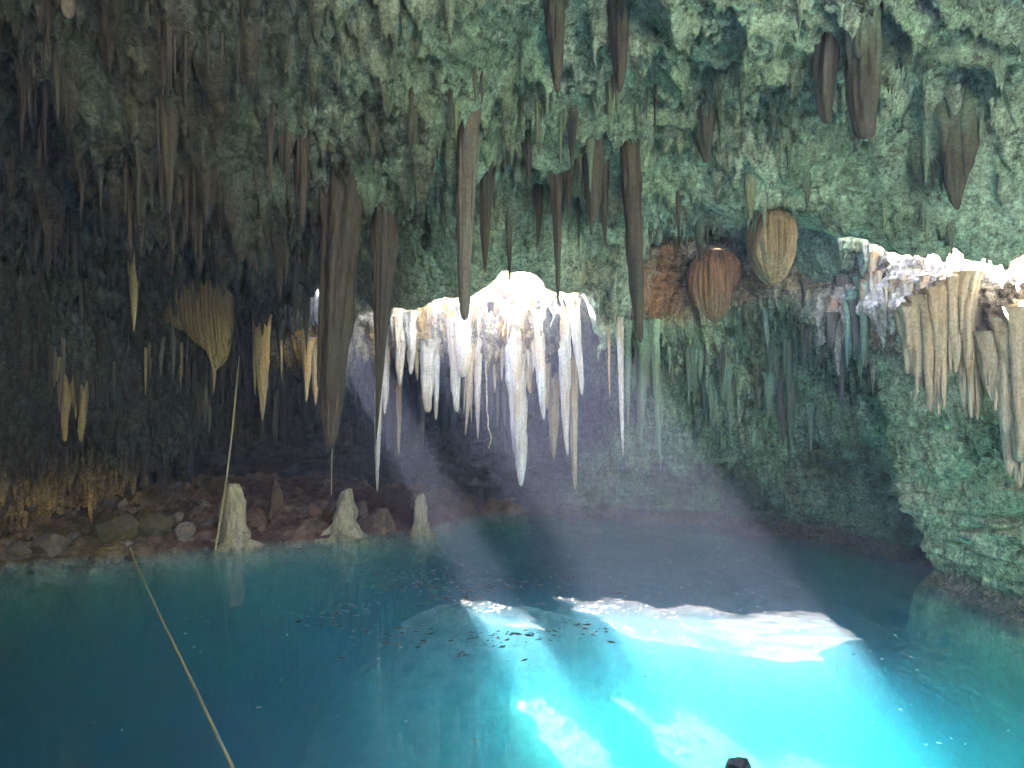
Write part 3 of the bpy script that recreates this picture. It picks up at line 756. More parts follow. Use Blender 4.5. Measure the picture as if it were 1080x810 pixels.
lip(490, 338, 487, 398, 16, M_pale, 'blunt bright white stalactite high on the lip below the grey spike', subs=1, p=0.25, d=14.6)
lip(499, 380, 491, 460, 9, M_tan, 'thin tan stalactite leaning left under the lip', subs=1, p=0.6)
lip(498, 380, 497, 445, 6, M_tan, 'thin tan needle under the middle of the lip', subs=0, p=0.6)
lip(505, 378, 504, 463, 10, M_pale, 'slender white stalactite with a long thin tip, left of the dangling root', subs=1, p=0.6)
lip(522, 385, 522, 415, 9, M_tan, 'short tan drip right of the dangling root', subs=1, p=0.6)
lip(543, 395, 549, 513, 24, M_pale, 'largest white stalactite under the lip with a bulb near its tip', subs=4, p=0.4, d=14.6)
lip(556, 375, 559, 415, 16, M_tan, 'short tan stalactite right of the largest white one', subs=2, p=0.5)
lip(567, 365, 573, 443, 12, M_pale, 'pale stalactite between the largest one and the long pair', subs=1, p=0.45)
lip(578, 385, 577, 432, 11, M_tan, 'dull tan stalactite behind the pale one left of the long pair', subs=1, p=0.5, d=15.2)
lip(583, 400, 584, 485, 13, M_tan, 'tan stalactite of several joined spikes left of the long pair', subs=3, p=0.45)
lip(593, 372, 599, 480, 13, M_pale, 'left one of the long pair, cream with an orange stain at its top', subs=1, p=0.5)
lip(603, 385, 607, 517, 11, M_tan, 'right one of the long pair, the longest stalactite under the lip', subs=1, p=0.4)
lip(603, 330, 614, 417, 11, M_pale, 'lit curved stalactite at the right end of the lip', subs=4, p=0.5, d=14.6)
lip(421, 415, 421, 480, 6, M_tan, 'thin tan stalactite alone in front of the dark wall, left side', subs=0, p=0.5, d=17)
lip(652, 350, 657, 483, 8, M_pale, 'thin pale stalactite below the green wall, right of the lip', subs=1, p=0.6)
lip(662, 352, 662, 460, 6, M_green, 'thin greenish stalactite beside the thin pale one right of the lip', subs=0, p=0.6)
lip(689, 352, 697, 498, 9, M_green, 'yellow green leaning stalactite below the green wall', subs=1, p=0.5, d=14.6)
lip(641, 352, 643, 421, 4, M_tan, 'tiny pale drip right of the lip', subs=0, p=0.6)
lip(676, 352, 678, 468, 16, M_green, 'broad green dripstone between the thin pale and the yellow green spikes', subs=3, p=0.5, d=15.3)
lip(415, 455, 416, 492, 5, M_dark, 'faint dark needle on the dark wall under the left lip', subs=0, d=17.5)

def left(px, pt, qx, qt, w, mat, label, **k):
    return hang(px, pt, qx, qt, w, mat, label, 'ochre stalactites on the left', **k)
left(325, 368, 324, 424, 9, M_tan, 'left one of two tan stalactites below the small bright hole', depth=14.5, subs=1, p=0.5)
left(332, 368, 333, 427, 9, M_tan, 'right one of two tan stalactites below the small bright hole', depth=14.5, subs=1, p=0.5)
left(276, 392, 276, 444, 17, M_ochre, 'ochre cluster of joined drips in front of the dark alcove', depth=14.6, subs=4, p=0.6)
left(297, 384, 297, 403, 7, M_ochre, 'tiny ochre drip left of the small bright hole', depth=14.6, subs=0)
left(73, 405, 68, 466, 11, M_ochre, 'left one of two long ochre stalactites near the left edge', depth=13, subs=1, p=0.4)
left(93, 405, 85, 466, 11, M_ochre, 'right one of two long ochre stalactites near the left edge', depth=13, subs=1, p=0.4)
left(141, 298, 142, 350, 18, M_ochre, 'pale ochre tuft of drips left of the ribbed ochre curtain', depth=13, subs=5, p=0.7)
left(191, 385, 191, 415, 7, M_ochre, 'short ochre drip below the left end of the ribbed curtain', depth=14.6, subs=1)
left(226, 392, 226, 416, 9, M_ochre, 'short orange drip right under the ribbed curtain', depth=14.6, subs=1)
left(50, 265, 47, 310, 14, M_ochre, 'ochre stalactite high on the far left roof', depth=14, subs=2)
left(155, 365, 152, 420, 8, M_grey, 'grey stalactite left of the hanging rope, above the alcove', depth=15.5, subs=1)
left(70, 340, 66, 412, 9, M_ochre, 'slim ochre stalactite above the two long ones near the left edge', depth=14.6, subs=1)
left(10, 340, 8, 395, 12, M_ochre, 'ochre stalactite at the very left edge', depth=14, subs=2)
left(268, 265, 269, 315, 13, M_tan, 'tan stalactite on the left roof above the rope', depth=14.5, subs=3)
left(180, 405, 178, 445, 7, M_grey, 'lone grey drip over the dark alcove', depth=17.5, subs=1)
left(290, 420, 289, 462, 8, M_grey, 'dim grey stalactite behind the ochre cluster', depth=18.5, subs=1)


# ------------------------------------------------------------------ ribbed bells and curtains of flowstone
def drapery(name, xs, top, bot, depth, bulge, ribs, mat, label, cat, nu=150, nv=110, seed=1, rib_amp=0.035, fall=0.0, group=None):
    """a hanging sheet with ribs; xs are the stations along it, top and bot its upper and lower outline as seen in the photograph"""
    u = np.linspace(0, 1, nu)[:, None]; v = np.linspace(0, 1, nv)[None, :]
    xs = np.asarray(xs, float); st = np.linspace(0, 1, len(xs))
    px = np.interp(u, st, xs); pt = np.interp(u, st, top); pb = np.interp(u, st, bot)
    py = pt + (pb - pt) * v
    env = np.sqrt(np.clip(1 - (2 * u - 1) ** 2, 0, 1)); thin = np.clip(1 - v, 0, 1) ** 0.6 * 0.75 + 0.25 * (1 - v ** 6)
    un = u + 0.02 * vn(v * 3 + 0 * u, u * 2, s=seed)
    rb = np.abs(np.sin(un * math.pi * ribs + 1.5 * vn(un * 9 + 0 * v, 0 * v + 0.3, s=seed + 1))) + 0.8 * vn(un * ribs * 1.7, v * 1.2, s=seed + 2) + 0.5 * vn(un * 7, v * 4, s=seed + 3)
    d = depth - env * bulge * thin - rib_amp * rb * np.minimum(1, env * 2) + fall * v
    back = depth + 0.12 + 0 * d + fall * v
    def pts(dd):
        k = depth / 1.0
        return np.stack([(px - 540) / F * k + 0 * dd, dd, 4 + (405 - py) / F * k], -1)
    A = pts(d); B = pts(back)
    V = np.concatenate([A.reshape(-1, 3), B.reshape(-1, 3)]); f = grid_faces(nu, nv); n = nu * nv
    rim = np.concatenate([np.arange(nv), np.arange(1, nu) * nv + nv - 1, (nu - 1) * nv + np.arange(nv - 2, -1, -1), np.arange(nu - 2, -1, -1) * nv])
    side = np.stack([rim, np.roll(rim, -1), np.roll(rim, -1) + n, rim + n], -1)
    o = mesh_obj(name, V, np.concatenate([f[:, ::-1], f + n, side]), mat)
    return tag(o, label, cat, group)


def flow_mat(name, c_top, c_low, z0, z1, dark):
    m, nt = new_mat(name)
    g = N(nt, 'ShaderNodeNewGeometry').outputs['Position']; sx = N(nt, 'ShaderNodeSeparateXYZ'); nt.links.new(g, sx.inputs[0])
    mr = N(nt, 'ShaderNodeMapRange'); mr.inputs[1].default_value = z1; mr.inputs[2].default_value = z0
    nt.links.new(math_(nt, 'ADD', sx.outputs[2], math_(nt, 'MULTIPLY', noise(nt, coords(nt), 5, 5, 0.6), 0.5)), mr.inputs[0])
    n1 = noise(nt, coords(nt, (1, 1, 0.05)), 24, 5, 0.7); n2 = noise(nt, coords(nt), 30, 6, 0.7)
    c = mix(nt, mr.outputs[0], c_top, c_low)
    c = mix(nt, ramp(nt, n1, [(0.35, (1, 1, 1)), (0.6, (0, 0, 0))]), c, dark)
    c = mix(nt, 1.0, c, ramp(nt, n2, [(0.3, (0.6, 0.6, 0.6)), (0.7, (1.25, 1.25, 1.25))]), 'MULTIPLY')
    finish(nt, c, math_(nt, 'ADD', n1, math_(nt, 'MULTIPLY', n2, 0.4)), 0.6, 0.03, 0.7, 0.3)
    return m


def near_depth(pts, fb):
    return min(root_depth(a, b, fb) for a, b in pts)


def bell(px, top, bot, w, depth, mat, label, seed, ribs=26):
    """ribbed dome of flowstone that narrows to its lower end, grown against the rock behind it"""
    k = depth / F; nu, nv = 220, 90
    a = np.linspace(0, 2 * math.pi, nu, endpoint=False)[:, None]; t = np.linspace(0, 1, nv)[None, :]
    prof_ = np.interp(t, [0, 0.04, 0.12, 0.25, 0.4, 0.6, 0.78, 0.9, 0.97, 1], [0.05, 0.42, 0.74, 0.95, 1.0, 0.94, 0.76, 0.52, 0.28, 0.03])
    ca, sa = np.cos(a), np.sin(a)
    g = np.abs(np.sin(a * ribs / 2 + 0.9 * vn(ca * 2 + 0 * t, sa * 2 + 0 * t, t * 1.5 + 0 * a, seed))) ** 0.6
    n = vn(ca * 1.5 + seed + 0 * t, sa * 1.5 + 0 * t, t * 2 + 0 * a, seed + 1) + 0.5 * vn(ca * 4 + seed + 0 * t, sa * 4 + 0 * t, t * 5 + 0 * a, seed + 2)
    r = prof_ * (1 + 0.11 * (g - 0.7) * np.clip(t * 5, 0, 1) * (0.5 + 0.8 * vn(ca * 2 + seed + 0 * t, sa * 2 + 0 * t, t * 3 + 0 * a, seed + 5) ** 2 * 3) + 0.19 * n)
    z = -(bot - top) * k * (t + 0.03 * n * np.clip(t * 3, 0, 1))
    V = np.stack([r * ca * w / 2 * k, r * sa * w / 2 * k, z], -1).reshape(-1, 3)
    o = mesh_obj('flowstone_bell', V, grid_faces(nu, nv, wrap=True)[:, ::-1], mat)
    c_ = P(px, top, depth); o.location = (c_[0], depth, c_[2])
    return tag(o, label, 'flowstone')


dA = near_depth([(757, 262), (745, 290), (757, 310), (768, 300), (757, 333)], 15.5)
M_bell = flow_mat('ribbed_orange_flowstone', (0.42, 0.20, 0.085), (0.30, 0.25, 0.15), 5.6, 6.9, (0.13, 0.09, 0.05))
bell(754, 262, 342, 54, dA + 0.25, M_bell, 'orange topped ribbed bell of flowstone below the orange rock', 3)
M_bell2 = flow_mat('ribbed_tan_flowstone', (0.40, 0.30, 0.18), (0.34, 0.28, 0.18), 6.2, 7.8, (0.15, 0.11, 0.07))
bell(815, 218, 300, 50, near_depth([(815, 230), (815, 260), (815, 290), (830, 270)], 15) + 0.1, M_bell2, 'tan ribbed bell of flowstone, the higher one right of the orange rock', 9)
dB = root_depth(210, 322, 14.6)
M_wing = flow_mat('ribbed_ochre_flowstone', (0.20, 0.14, 0.075), (0.44, 0.37, 0.17), 4.6, 5.7, (0.15, 0.115, 0.055))
drapery('flowstone_curtain', [165, 180, 195, 207, 217, 226, 234, 240, 244], [306, 303, 302, 300, 299, 298, 299, 303, 312], [331, 344, 349, 363, 369, 390, 383, 371, 340], dB + 0.05, 0.4, 17, M_wing,
        'ribbed ochre wing of flowstone with a slanting lower edge, above the hanging rope', 'flowstone', seed=15)
M_lit = dripstone('cream_flowstone', (0.52, 0.46, 0.36), (0.24, 0.19, 0.14), (0.40, 0.25, 0.13), 0.4, 0.8)


def fringe(name, xs, top, bot, depth, bulge, n, w, mat, label, cat, seed, taper=0.55):
    """a flowstone curtain grown together from many spikes; top and bot are its outlines as seen in the photograph"""
    r_ = random.Random(seed); parts = []; k = depth / F
    for q in range(n):
        u = (q + r_.uniform(0.1, 0.9)) / n
        px = xs[0] + (xs[-1] - xs[0]) * u; t0 = float(np.interp(px, xs, top)); b0 = float(np.interp(px, xs, bot))
        f_ = r_.choice([1.0, 1.0, 0.95, r_.uniform(0.45, 0.9)]); b1 = t0 + (b0 - t0) * f_
        d = depth - bulge * math.sqrt(max(0, 1 - (2 * u - 1) ** 2)) * r_.uniform(0.45, 1.0) * (1.0 if f_ > 0.9 else 1.15)
        L = max(0.15, (b1 - t0) * k); rr = w * k / 2 * r_.choice([0.45, 0.7, 1.0, 1.5, 2.1]) * r_.uniform(0.8, 1.2)
        v, f = lathe(L + 0.08, rr, seed * 100 + q, p=taper * r_.uniform(0.7, 1.3), flute=0.3, seg=24, flare=0.35, rings=70, flat=0.8, lean=(r_.uniform(-0.08, 0.08), -0.05), wob=0.1)
        parts.append((v + np.array([(px - 540) * k, d, 4 + (405 - t0) * k + 0.08]), f))
    v, f = join(parts)
    return tag(tri_clean(mesh_obj(name, v, f, mat)), label, cat)


dC = near_depth([(985, 315), (965, 330), (1010, 310), (1000, 350)], 10.5)
fringe('dripstone_curtain', [948, 955, 962, 968, 974, 979, 984, 990, 996, 1003, 1010, 1016, 1021, 1027], [334, 328, 322, 317, 311, 307, 303, 300, 298, 297, 297, 299, 303, 312],
       [365, 402, 420, 436, 428, 440, 400, 366, 372, 408, 441, 434, 446, 380], dC + 0.05, 0.45, 74, 9, M_lit, 'large cream dripstone curtain with two groups of long tips under the sunlit ledge', 'flowstone', 21)
dD = near_depth([(1062, 380), (1050, 350), (1070, 420)], 9.5)
fringe('flowstone_column', [1030, 1038, 1046, 1055, 1065, 1075, 1088, 1105], [362, 345, 336, 332, 328, 322, 318, 318], [412, 448, 480, 505, 530, 560, 590, 610], dD + 0.1, 0.6, 56, 13, M_lit,
       'bulging cream flowstone running down the rock at the right edge', 'flowstone', 27, 0.4)


# ------------------------------------------------------------------ loose rocks and stumps
def rock(name, c, sx, sy, sz, mat, label, cat, seed, group=None, prof=None, nu=56, nv=40, rough=0.22, sink=0.3, lean=(0, 0)):
    a = np.linspace(0, 2 * math.pi, nu, endpoint=False)[:, None]; v = np.linspace(0, 1, nv)[None, :]
    if prof is None:
        th = (0.02 + 0.96 * v) * math.pi; r = np.sin(th); z = np.cos(th)
    else:                                                     # profile: radius against height, 1 at the top
        z = 1 - v * (1 + sink); r = np.interp(-z, [-q for q, _ in prof][::1], [w for _, w in prof][::1]) + 0 * z
    X, Y = r * np.cos(a), r * np.sin(a); Z = z + 0 * a
    bx, bz = X * sx, Z * sz
    f1 = 1.6 / max(sx, 0.12)
    n = 1.3 * (0.6 - ridged(X * 1.5 + seed, Y * 1.5, Z * 2.2, 4, seed + 7)) + vn(X * 1.3 + seed, Y * 1.3, Z * 1.3, seed) * 1.0 + 0.55 * vn(X * 2.9 + seed, Y * 2.9, Z * 2.9 + 3, seed + 1) + 0.35 * vn(X * 6 + seed, Y * 6, Z * 6, seed + 2) + 0.2 * vn(X * 13, Y * 13 + seed, Z * 13, seed + 4)
    q = 1 + rough * n
    if prof is None:
        # chipped facets
        for k in range(11):
            rr = random.Random(seed * 31 + k); nv_ = np.array([rr.uniform(-1, 1), rr.uniform(-1, 1), rr.uniform(-0.5, 1)]); nv_ /= np.linalg.norm(nv_)
            dd = X * nv_[0] + Y * nv_[1] + Z * nv_[2]; th_ = rr.uniform(0.55, 0.8); q = np.where(dd * q > th_, th_ / np.maximum(dd, 0.1) * (1 + 0.12 * (q - 1)), q)
        V = np.stack([X * q * sx, Y * q * sy, Z * q * sz], -1)
    else:
        V = np.stack([X * q * sx + lean[0] * np.clip(Z, 0, 1), Y * q * sy + lean[1] * np.clip(Z, 0, 1), Z * sz * (1 + 0.06 * n)], -1)
    V = V.reshape(-1, 3)
    top = V.reshape(nu, nv, 3)[:, 0].mean(0); bot = V.reshape(nu, nv, 3)[:, -1].mean(0)
    n0 = len(V); V = np.vstack([V, [top + np.array([0, 0, 0.01])], [bot]])
    i = np.arange(nu); j = (i + 1) % nu
    f = np.vstack([grid_faces(nu, nv, wrap=True), np.stack([np.full(nu, n0), j * nv, i * nv, i * nv], -1), np.stack([np.full(nu, n0 + 1), i * nv + nv - 1, j * nv + nv - 1, j * nv + nv - 1], -1)])
    o = tri_clean(mesh_obj(name, V, f[:, ::-1], mat)); o.location = c
    o.rotation_euler.z = 0 if prof is not None else random.Random(seed).uniform(0, 6.28)
    return tag(o, label, cat, group)


M_stump = dripstone('stump_stone', (0.56, 0.49, 0.36), (0.17, 0.15, 0.11), (0.30, 0.30, 0.14), 0.5, 0.8)
M_stump2 = dripstone('brown_stump_stone', (0.26, 0.19, 0.14), (0.09, 0.065, 0.05), (0.20, 0.13, 0.08), 0.5, 0.8)
M_boulder = simple('bank_stone', (0.17, 0.14, 0.105), 0.85, 7, 0.5, 0.8)
M_rubble = simple('bank_rubble', (0.15, 0.085, 0.055), 0.85, 7, 0.5, 0.8)
M_moss = simple('mossy_stone', (0.095, 0.08, 0.032), 0.9, 8, 0.5, 0.8)


def at_water(px, py):
    d = 4 * F / (py - 405); return P(px, py, d), d


def stump(px, py, w, h, prof, mat, label, seed, lean=(0, 0), name='stalagmite'):
    c, d = at_water(px, py); k = d / F
    return rock(name, (c[0], c[1] + w * k * 0.3, 0), w / 2 * k, w / 2 * k * 0.9, h * k, mat, label, 'stalagmite', seed, None, prof, rough=0.3, sink=0.5, lean=(lean[0] * k, 0), nu=64, nv=80)


stump(241, 577, 33, 64, [(1, 0.25), (0.97, 0.5), (0.85, 0.62), (0.6, 0.72), (0.3, 0.85), (0.12, 1.0), (0.04, 1.3), (0, 1.45), (-0.5, 2.0)], M_stump, 'tall pale stalagmite stump standing in the water with the rope in front of it', 41)
stump(358, 567, 36, 50, [(1, 0.10), (0.93, 0.28), (0.75, 0.5), (0.5, 0.72), (0.2, 0.92), (0.06, 1.15), (0, 1.4), (-0.5, 2.0)], M_stump, 'broad pointed pale stalagmite on the waterline, wider than the other stumps', 42, lean=(6, 0))
stump(404, 562, 26, 25, [(1, 0.2), (0.95, 0.45), (0.7, 0.75), (0.3, 0.95), (0, 1.0), (-0.5, 1.2)], M_stump2, 'low rounded brown stump between two pale stalagmites', 43)
stump(443, 563, 22, 40, [(1, 0.15), (0.95, 0.5), (0.6, 0.7), (0.3, 0.78), (0.22, 0.95), (0.06, 1.1), (0, 1.4), (-0.5, 1.9)], M_stump, 'narrow pale stalagmite stump standing farthest right in the water', 44)
stump(381, 558, 18, 30, [(1, 0.3), (0.9, 0.6), (0.6, 0.7), (0.2, 0.95), (0, 1.1), (-0.5, 1.3)], M_stump2, 'dark stump half hidden behind the broad pointed stalagmite', 45)


def on_bank(px, py, fallback=16.5):
    h = ray(px, py)
    return h[1] if h and h[1].z < 2.5 else Vector(P(px, py, fallback))


def bank_rock(px, py, w, h, mat, label, seed, group=None, name='boulder', cat='rock', flat=0.8):
    p = on_bank(px, py); k = p.y / F
    return rock(name, (p.x, p.y + w * k * 0.2, max(p.z, -0.1) + h * k * 0.22), w / 2 * k, w / 2 * k * flat, h / 2 * k * 1.15, mat, label, cat, seed, group)


bank_rock(45, 583, 62, 26, M_boulder, 'broad grey boulder lying on the shore near the left edge', 51)
bank_rock(14, 586, 40, 18, M_boulder, 'flat grey boulder at the left edge of the shore', 52)
bank_rock(118, 566, 52, 32, M_moss, 'yellow green mossy boulder behind the knot of the mooring rope', 53)
bank_rock(155, 560, 44, 26, M_moss, 'dark mossy slab leaning on the mossy boulder', 54)
bank_rock(74, 571, 20, 12, M_palestone, 'small pale stone between the grey boulder and the mossy one', 55)
bank_rock(131, 576, 13, 11, M_palestone, 'small pale stone that the mooring rope is tied to', 56)
bank_rock(191, 566, 26, 20, M_palestone, 'pale angular stone at the water left of the tall stump', 57)
bank_rock(214, 570, 30, 24, M_rubble, 'dark brown rock at the foot of the tall stump', 58)
bank_rock(290, 534, 20, 34, M_rubble, 'upright knobby brown rock on the bank between the two pale stalagmites', 59)
bank_rock(152, 508, 12, 22, M_moss, 'small upright ochre stone at the back of the bank', 60)
bank_rock(185, 548, 16, 11, M_palestone, 'little pale stone higher on the bank above the pale angular one', 61)
bank_rock(135, 593, 24, 8, M_rubble, 'low purple brown rock breaking the water beside the mooring rope', 62)
R = random.Random(5)
pool = [[56, 40, M_boulder], [52, 36, M_rubble], [48, 40, M_palestone]]
protos = []
for k in range(48):
    px = R.uniform(0, 345) ** 1.0; yb = np.interp(px, [0, 100, 240, 330, 345], [592, 584, 572, 564, 562])
    py = R.uniform(528, yb - 3); h = ray(px, py)
    if not h or h[1].z > 2.0 or h[1].z < 0.02: continue
    w = R.choice([7, 9, 11, 14, 18, 24]) * R.uniform(0.8, 1.2)
    mat = R.choice([M_rubble, M_rubble, M_rubble, M_boulder, M_palestone] if px > 100 else [M_boulder, M_moss, M_rubble])
    bank_rock(px, py, w, w * R.uniform(0.5, 0.85), mat, 'rough stone in the rubble covering the left bank', 200 + k, 'rubble stones on the left bank', 'stone', 'stone')

# the dark tip that just enters the picture at the lower edge
c, d = at_water(782, 812)
rock('rock', (c[0], c[1] + 0.1, -0.12), 0.2, 0.2, 0.22, simple('wet_black_rock', (0.02, 0.02, 0.02), 0.4, 9, 0.4), 'dark rock tip barely breaking the water at the lower edge', 'rock', 77)


# ------------------------------------------------------------------ ropes and root
def tube(name, pts, r, mat, seg=8, twist=0.0):
    pts = np.asarray(pts, float); n = len(pts)
    t = np.gradient(pts, axis=0); t /= np.linalg.norm(t, axis=1, keepdims=True)
    up = np.array([0.3, 0.9, 0.2]); a = np.cross(t, up); a /= np.linalg.norm(a, axis=1, keepdims=True); b = np.cross(t, a)
    ang = np.linspace(0, 2 * math.pi, seg, endpoint=False)
    L = np.concatenate([[0], np.cumsum(np.linalg.norm(np.diff(pts, axis=0), axis=1))])
    r = np.broadcast_to(np.asarray(r, float), (n,))
    V = []
    for q in ang:
        rr = r * (1 + 0.22 * np.cos(3 * q - L * twist))
        V.append(pts + rr[:, None] * (np.cos(q) * a + np.sin(q) * b))
    V = np.stack(V, 0).reshape(-1, 3)
    return mesh_obj(name, V, grid_faces(seg, n, wrap=True), mat)


M_rope = simple('pale_rope', (0.46, 0.40, 0.22), 0.9, 60, 0.3)
M_root = simple('pale_root', (0.50, 0.42, 0.28), 0.9, 30, 0.4)
a = P(252, 376, root_depth(252, 376, 14.8)); b, _ = at_water(228, 579); b = b + np.array([0, -0.1, -0.1])
t = np.linspace(0, 1, 260)[:, None]
sag = np.array([0.06, 0, -0.05]) * np.sin(math.pi * t)
tag(tube('rope', a + (b - a) * t + sag, 0.019, M_rope, twist=90), 'slanting pale rope from the ochre wing of flowstone down to the tall stump', 'rope')
a = np.array([*P(352, 430, 16.9)]); a[2] = 5.2; b = P(349.5, 522, 16.9)
tag(tube('rope', a + (b - a) * t, 0.014, M_rope, twist=90), 'thin vertical rope hanging behind the thickest dark stalactite', 'rope')
a = P(137, 577, 15.75); a[2] = 0.18; b, _ = at_water(245, 810); b2 = a + (b - a) * 1.25
t2 = np.linspace(0, 1, 700)[:, None]
line = a + (b2 - a) * t2; line[:, 2] = 0.012 + 0.17 * np.exp(-t2[:, 0] * 14)
line[:, 0] += 0.03 * vn(t2[:, 0] * 5, 0 * t2[:, 0] + 0.5, s=3) * np.sin(math.pi * t2[:, 0])
tag(tube('mooring_rope', line, 0.018, M_rope, twist=80), 'long pale mooring rope stretched over the water from the shore stone', 'rope')
a = P(513, 395, 14.75); k = np.linspace(0, 1, 120)
pts = np.stack([a[0] + 0.05 * k + 0.03 * vn(k * 9, 0 * k + 0.5, s=9) + 0.04 * np.sin(np.clip(k - 0.75, 0, 1) * 14), a[1] + 0.03 * vn(k * 7, 0 * k + 4.5, s=8), a[2] + 0.3 - k * (78 / F * 14.75 + 0.3)], -1)
tag(tube('root', pts, 0.012 * (1 + 0.5 * vn(k * 40, 0 * k + .5, s=4)), M_root), 'thin dangling root with knots hanging left of the largest white stalactite', 'root')
for q, (px, pt, pb) in enumerate([(571, 322, 352), (578, 318, 358), (585, 322, 349), (593, 320, 362), (600, 318, 352)]):
    d = root_depth(px, pt, 14.4); a = P(px, pt, d); k = np.linspace(0, 1, 60); Lr = (pb - pt) / F * d
    pts = np.stack([a[0] + 0.09 * vn(k * 4 + q, 0 * k + .5, s=30 + q) + 0.05 * k, a[1] - 0.05 - 0.12 * np.sin(k * 3), a[2] + 0.15 - k * (Lr + 0.15)], -1)
    tag(tube('root', pts, 0.028 * (1 - 0.75 * k), M_pale), 'white rootlike strand draped over the right end of the bright lip', 'root', 'white strands on the bright lip')


# ------------------------------------------------------------------ leafy plants in the daylight of the opening
def leaf_mat(name, c):
    m, nt = new_mat(name)
    b = N(nt, 'ShaderNodeBsdfDiffuse'); b.inputs[0].default_value = (*c, 1)
    t_ = N(nt, 'ShaderNodeBsdfTranslucent'); t_.inputs[0].default_value = (c[0] * 1.3, c[1] * 1.3, c[2] * 0.7, 1)
    x = N(nt, 'ShaderNodeMixShader'); x.inputs[0].default_value = 0.4
    nt.links.new(b.outputs[0], x.inputs[1]); nt.links.new(t_.outputs[0], x.inputs[2])
    o = N(nt, 'ShaderNodeOutputMaterial'); nt.links.new(x.outputs[0], o.inputs['Surface']); return m


M_leaf = leaf_mat('sunlit_leaves', (0.16, 0.20, 0.035))
M_stem = simple('plant_stem', (0.12, 0.09, 0.05))


def plant(p, size, n, label, seed, group=None):
    r_ = np.random.default_rng(seed); root = empty('plant', p); parts = []; stems = []
    for q in range(n):
        a = r_.uniform(0, 6.28); el = r_.uniform(0.1, 1.4); L = size * r_.uniform(0.4, 1.0)
        dv = np.array([math.cos(a) * math.cos(el), math.sin(a) * math.cos(el), math.sin(el)])
        c = dv * L; n2 = np.cross(dv, [0.3, 0.2, 1]); n2 /= np.linalg.norm(n2)
        w = size * 0.07; l = size * 0.22
        dd = dv + np.array([0, 0, -0.5]); dd /= np.linalg.norm(dd)
        v = np.array([c, c + dd * l * 0.5 + n2 * w, c + dd * l, c + dd * l * 0.5 - n2 * w])
        parts.append((v, np.array([[0, 1, 2, 3]])))
        if q % 8 == 0: stems.append((c, size * 0.008))
    v, f = join(parts); mesh_obj('foliage', v, f, M_leaf, root, smooth=False)
    sv = []
    for c, rr in stems:
        k = np.linspace(0, 1, 6)[:, None]; ln = c * k
        ring = np.stack([ln + rr * np.array([math.cos(q), math.sin(q), 0]) for q in np.linspace(0, 6.28, 5, endpoint=False)], 0)
        sv.append((ring.reshape(-1, 3), grid_faces(5, 6, wrap=True)))
    v, f = join(sv); mesh_obj('stem', v, f, M_stem, root)
    return tag(root, label, 'plant', group)


def on_rock(x, y, ztop=13.0):
    ok, loc, *_ = scene.ray_cast(DG, Vector((x, y, ztop)), Vector((0, 0, -1)))
    return loc if ok else Vector((x, y, 6.0))


for q, (x, y, sz) in enumerate([(-2.25, 15.6, 0.5), (-1.6, 15.9, 0.45), (-0.2, 16.0, 0.5), (0.7, 16.1, 0.55), (-3.1, 16.2, 0.6)]):
    plant(on_rock(x, y), sz, 110, 'small yellow green leafy plant growing on the bright rock lip', 900 + q, 'plants on the bright lip')


# ------------------------------------------------------------------ lesser stalactites that fill the roof
R = random.Random(11)
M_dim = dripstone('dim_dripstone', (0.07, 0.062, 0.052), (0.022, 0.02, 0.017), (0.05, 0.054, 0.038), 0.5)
zones = [
    ((0, 330, 20, 300), 70, (22, 62), (6, 15), [M_dark, M_dim, M_dim, M_dark], 'lesser dark stalactite in the dense fringe of the left roof', 'stalactite fringe of the left roof', 0.7),
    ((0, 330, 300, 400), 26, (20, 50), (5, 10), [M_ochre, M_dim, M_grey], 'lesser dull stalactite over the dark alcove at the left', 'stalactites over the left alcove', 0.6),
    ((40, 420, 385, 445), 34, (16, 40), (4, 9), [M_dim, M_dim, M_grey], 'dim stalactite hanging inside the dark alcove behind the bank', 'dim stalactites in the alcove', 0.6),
    ((330, 720, 60, 270), 30, (20, 55), (6, 15), [M_mossroot, M_mossroot, M_green], 'lesser brown stalactite on the middle of the roof', 'lesser stalactites of the middle roof', 0.7),
    ((720, 1050, 120, 235), 26, (12, 34), (5, 12), [M_green, M_mossroot, M_green], 'lesser mossy drip on the right part of the roof', 'mossy drips of the right roof', 0.7),
    ((640, 930, 335, 440), 40, (22, 60), (5, 11), [M_green, M_green, M_grey], 'mossy green dripstone flute hanging down the green wall', 'flutes on the green wall', 0.5),
    ((400, 620, 330, 380), 14, (14, 38), (5, 9), [M_pale, M_tan, M_pale], 'lesser pale drip crowded along the bright lip', 'lesser drips of the bright lip', 0.6),
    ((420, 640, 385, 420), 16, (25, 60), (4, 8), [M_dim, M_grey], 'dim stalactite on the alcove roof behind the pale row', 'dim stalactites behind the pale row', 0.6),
    ((850, 1020, 285, 330), 14, (10, 26), (4, 8), [M_lit, M_tan], 'small cream drip along the sunlit ledge', 'small drips of the sunlit ledge', 0.6),
]
for (x0, x1, y0, y1), n, (l0, l1), (w0, w1), mats, label, group, p in zones:
    ctr = [(R.uniform(x0, x1), R.uniform(y0, y1)) for _ in range(max(3, n // 5))]
    for k in range(n):
        cx_, cy_ = R.choice(ctr); px, py = R.gauss(cx_, (x1 - x0) * 0.035 + 4), R.gauss(cy_, (y1 - y0) * 0.05 + 3)
        h = ray(px, py)
        if not h or h[0] > 21 or h[0] < 5.5: continue
        L = R.uniform(l0, l1); w = R.uniform(w0, w1)
        hang(px, py, px + R.uniform(-2, 2), py + L, w, R.choice(mats), label, group, subs=R.choice([0, 1, 1, 2, 3]), p=p * R.uniform(0.8, 1.3), embed=0.2)

build_water()

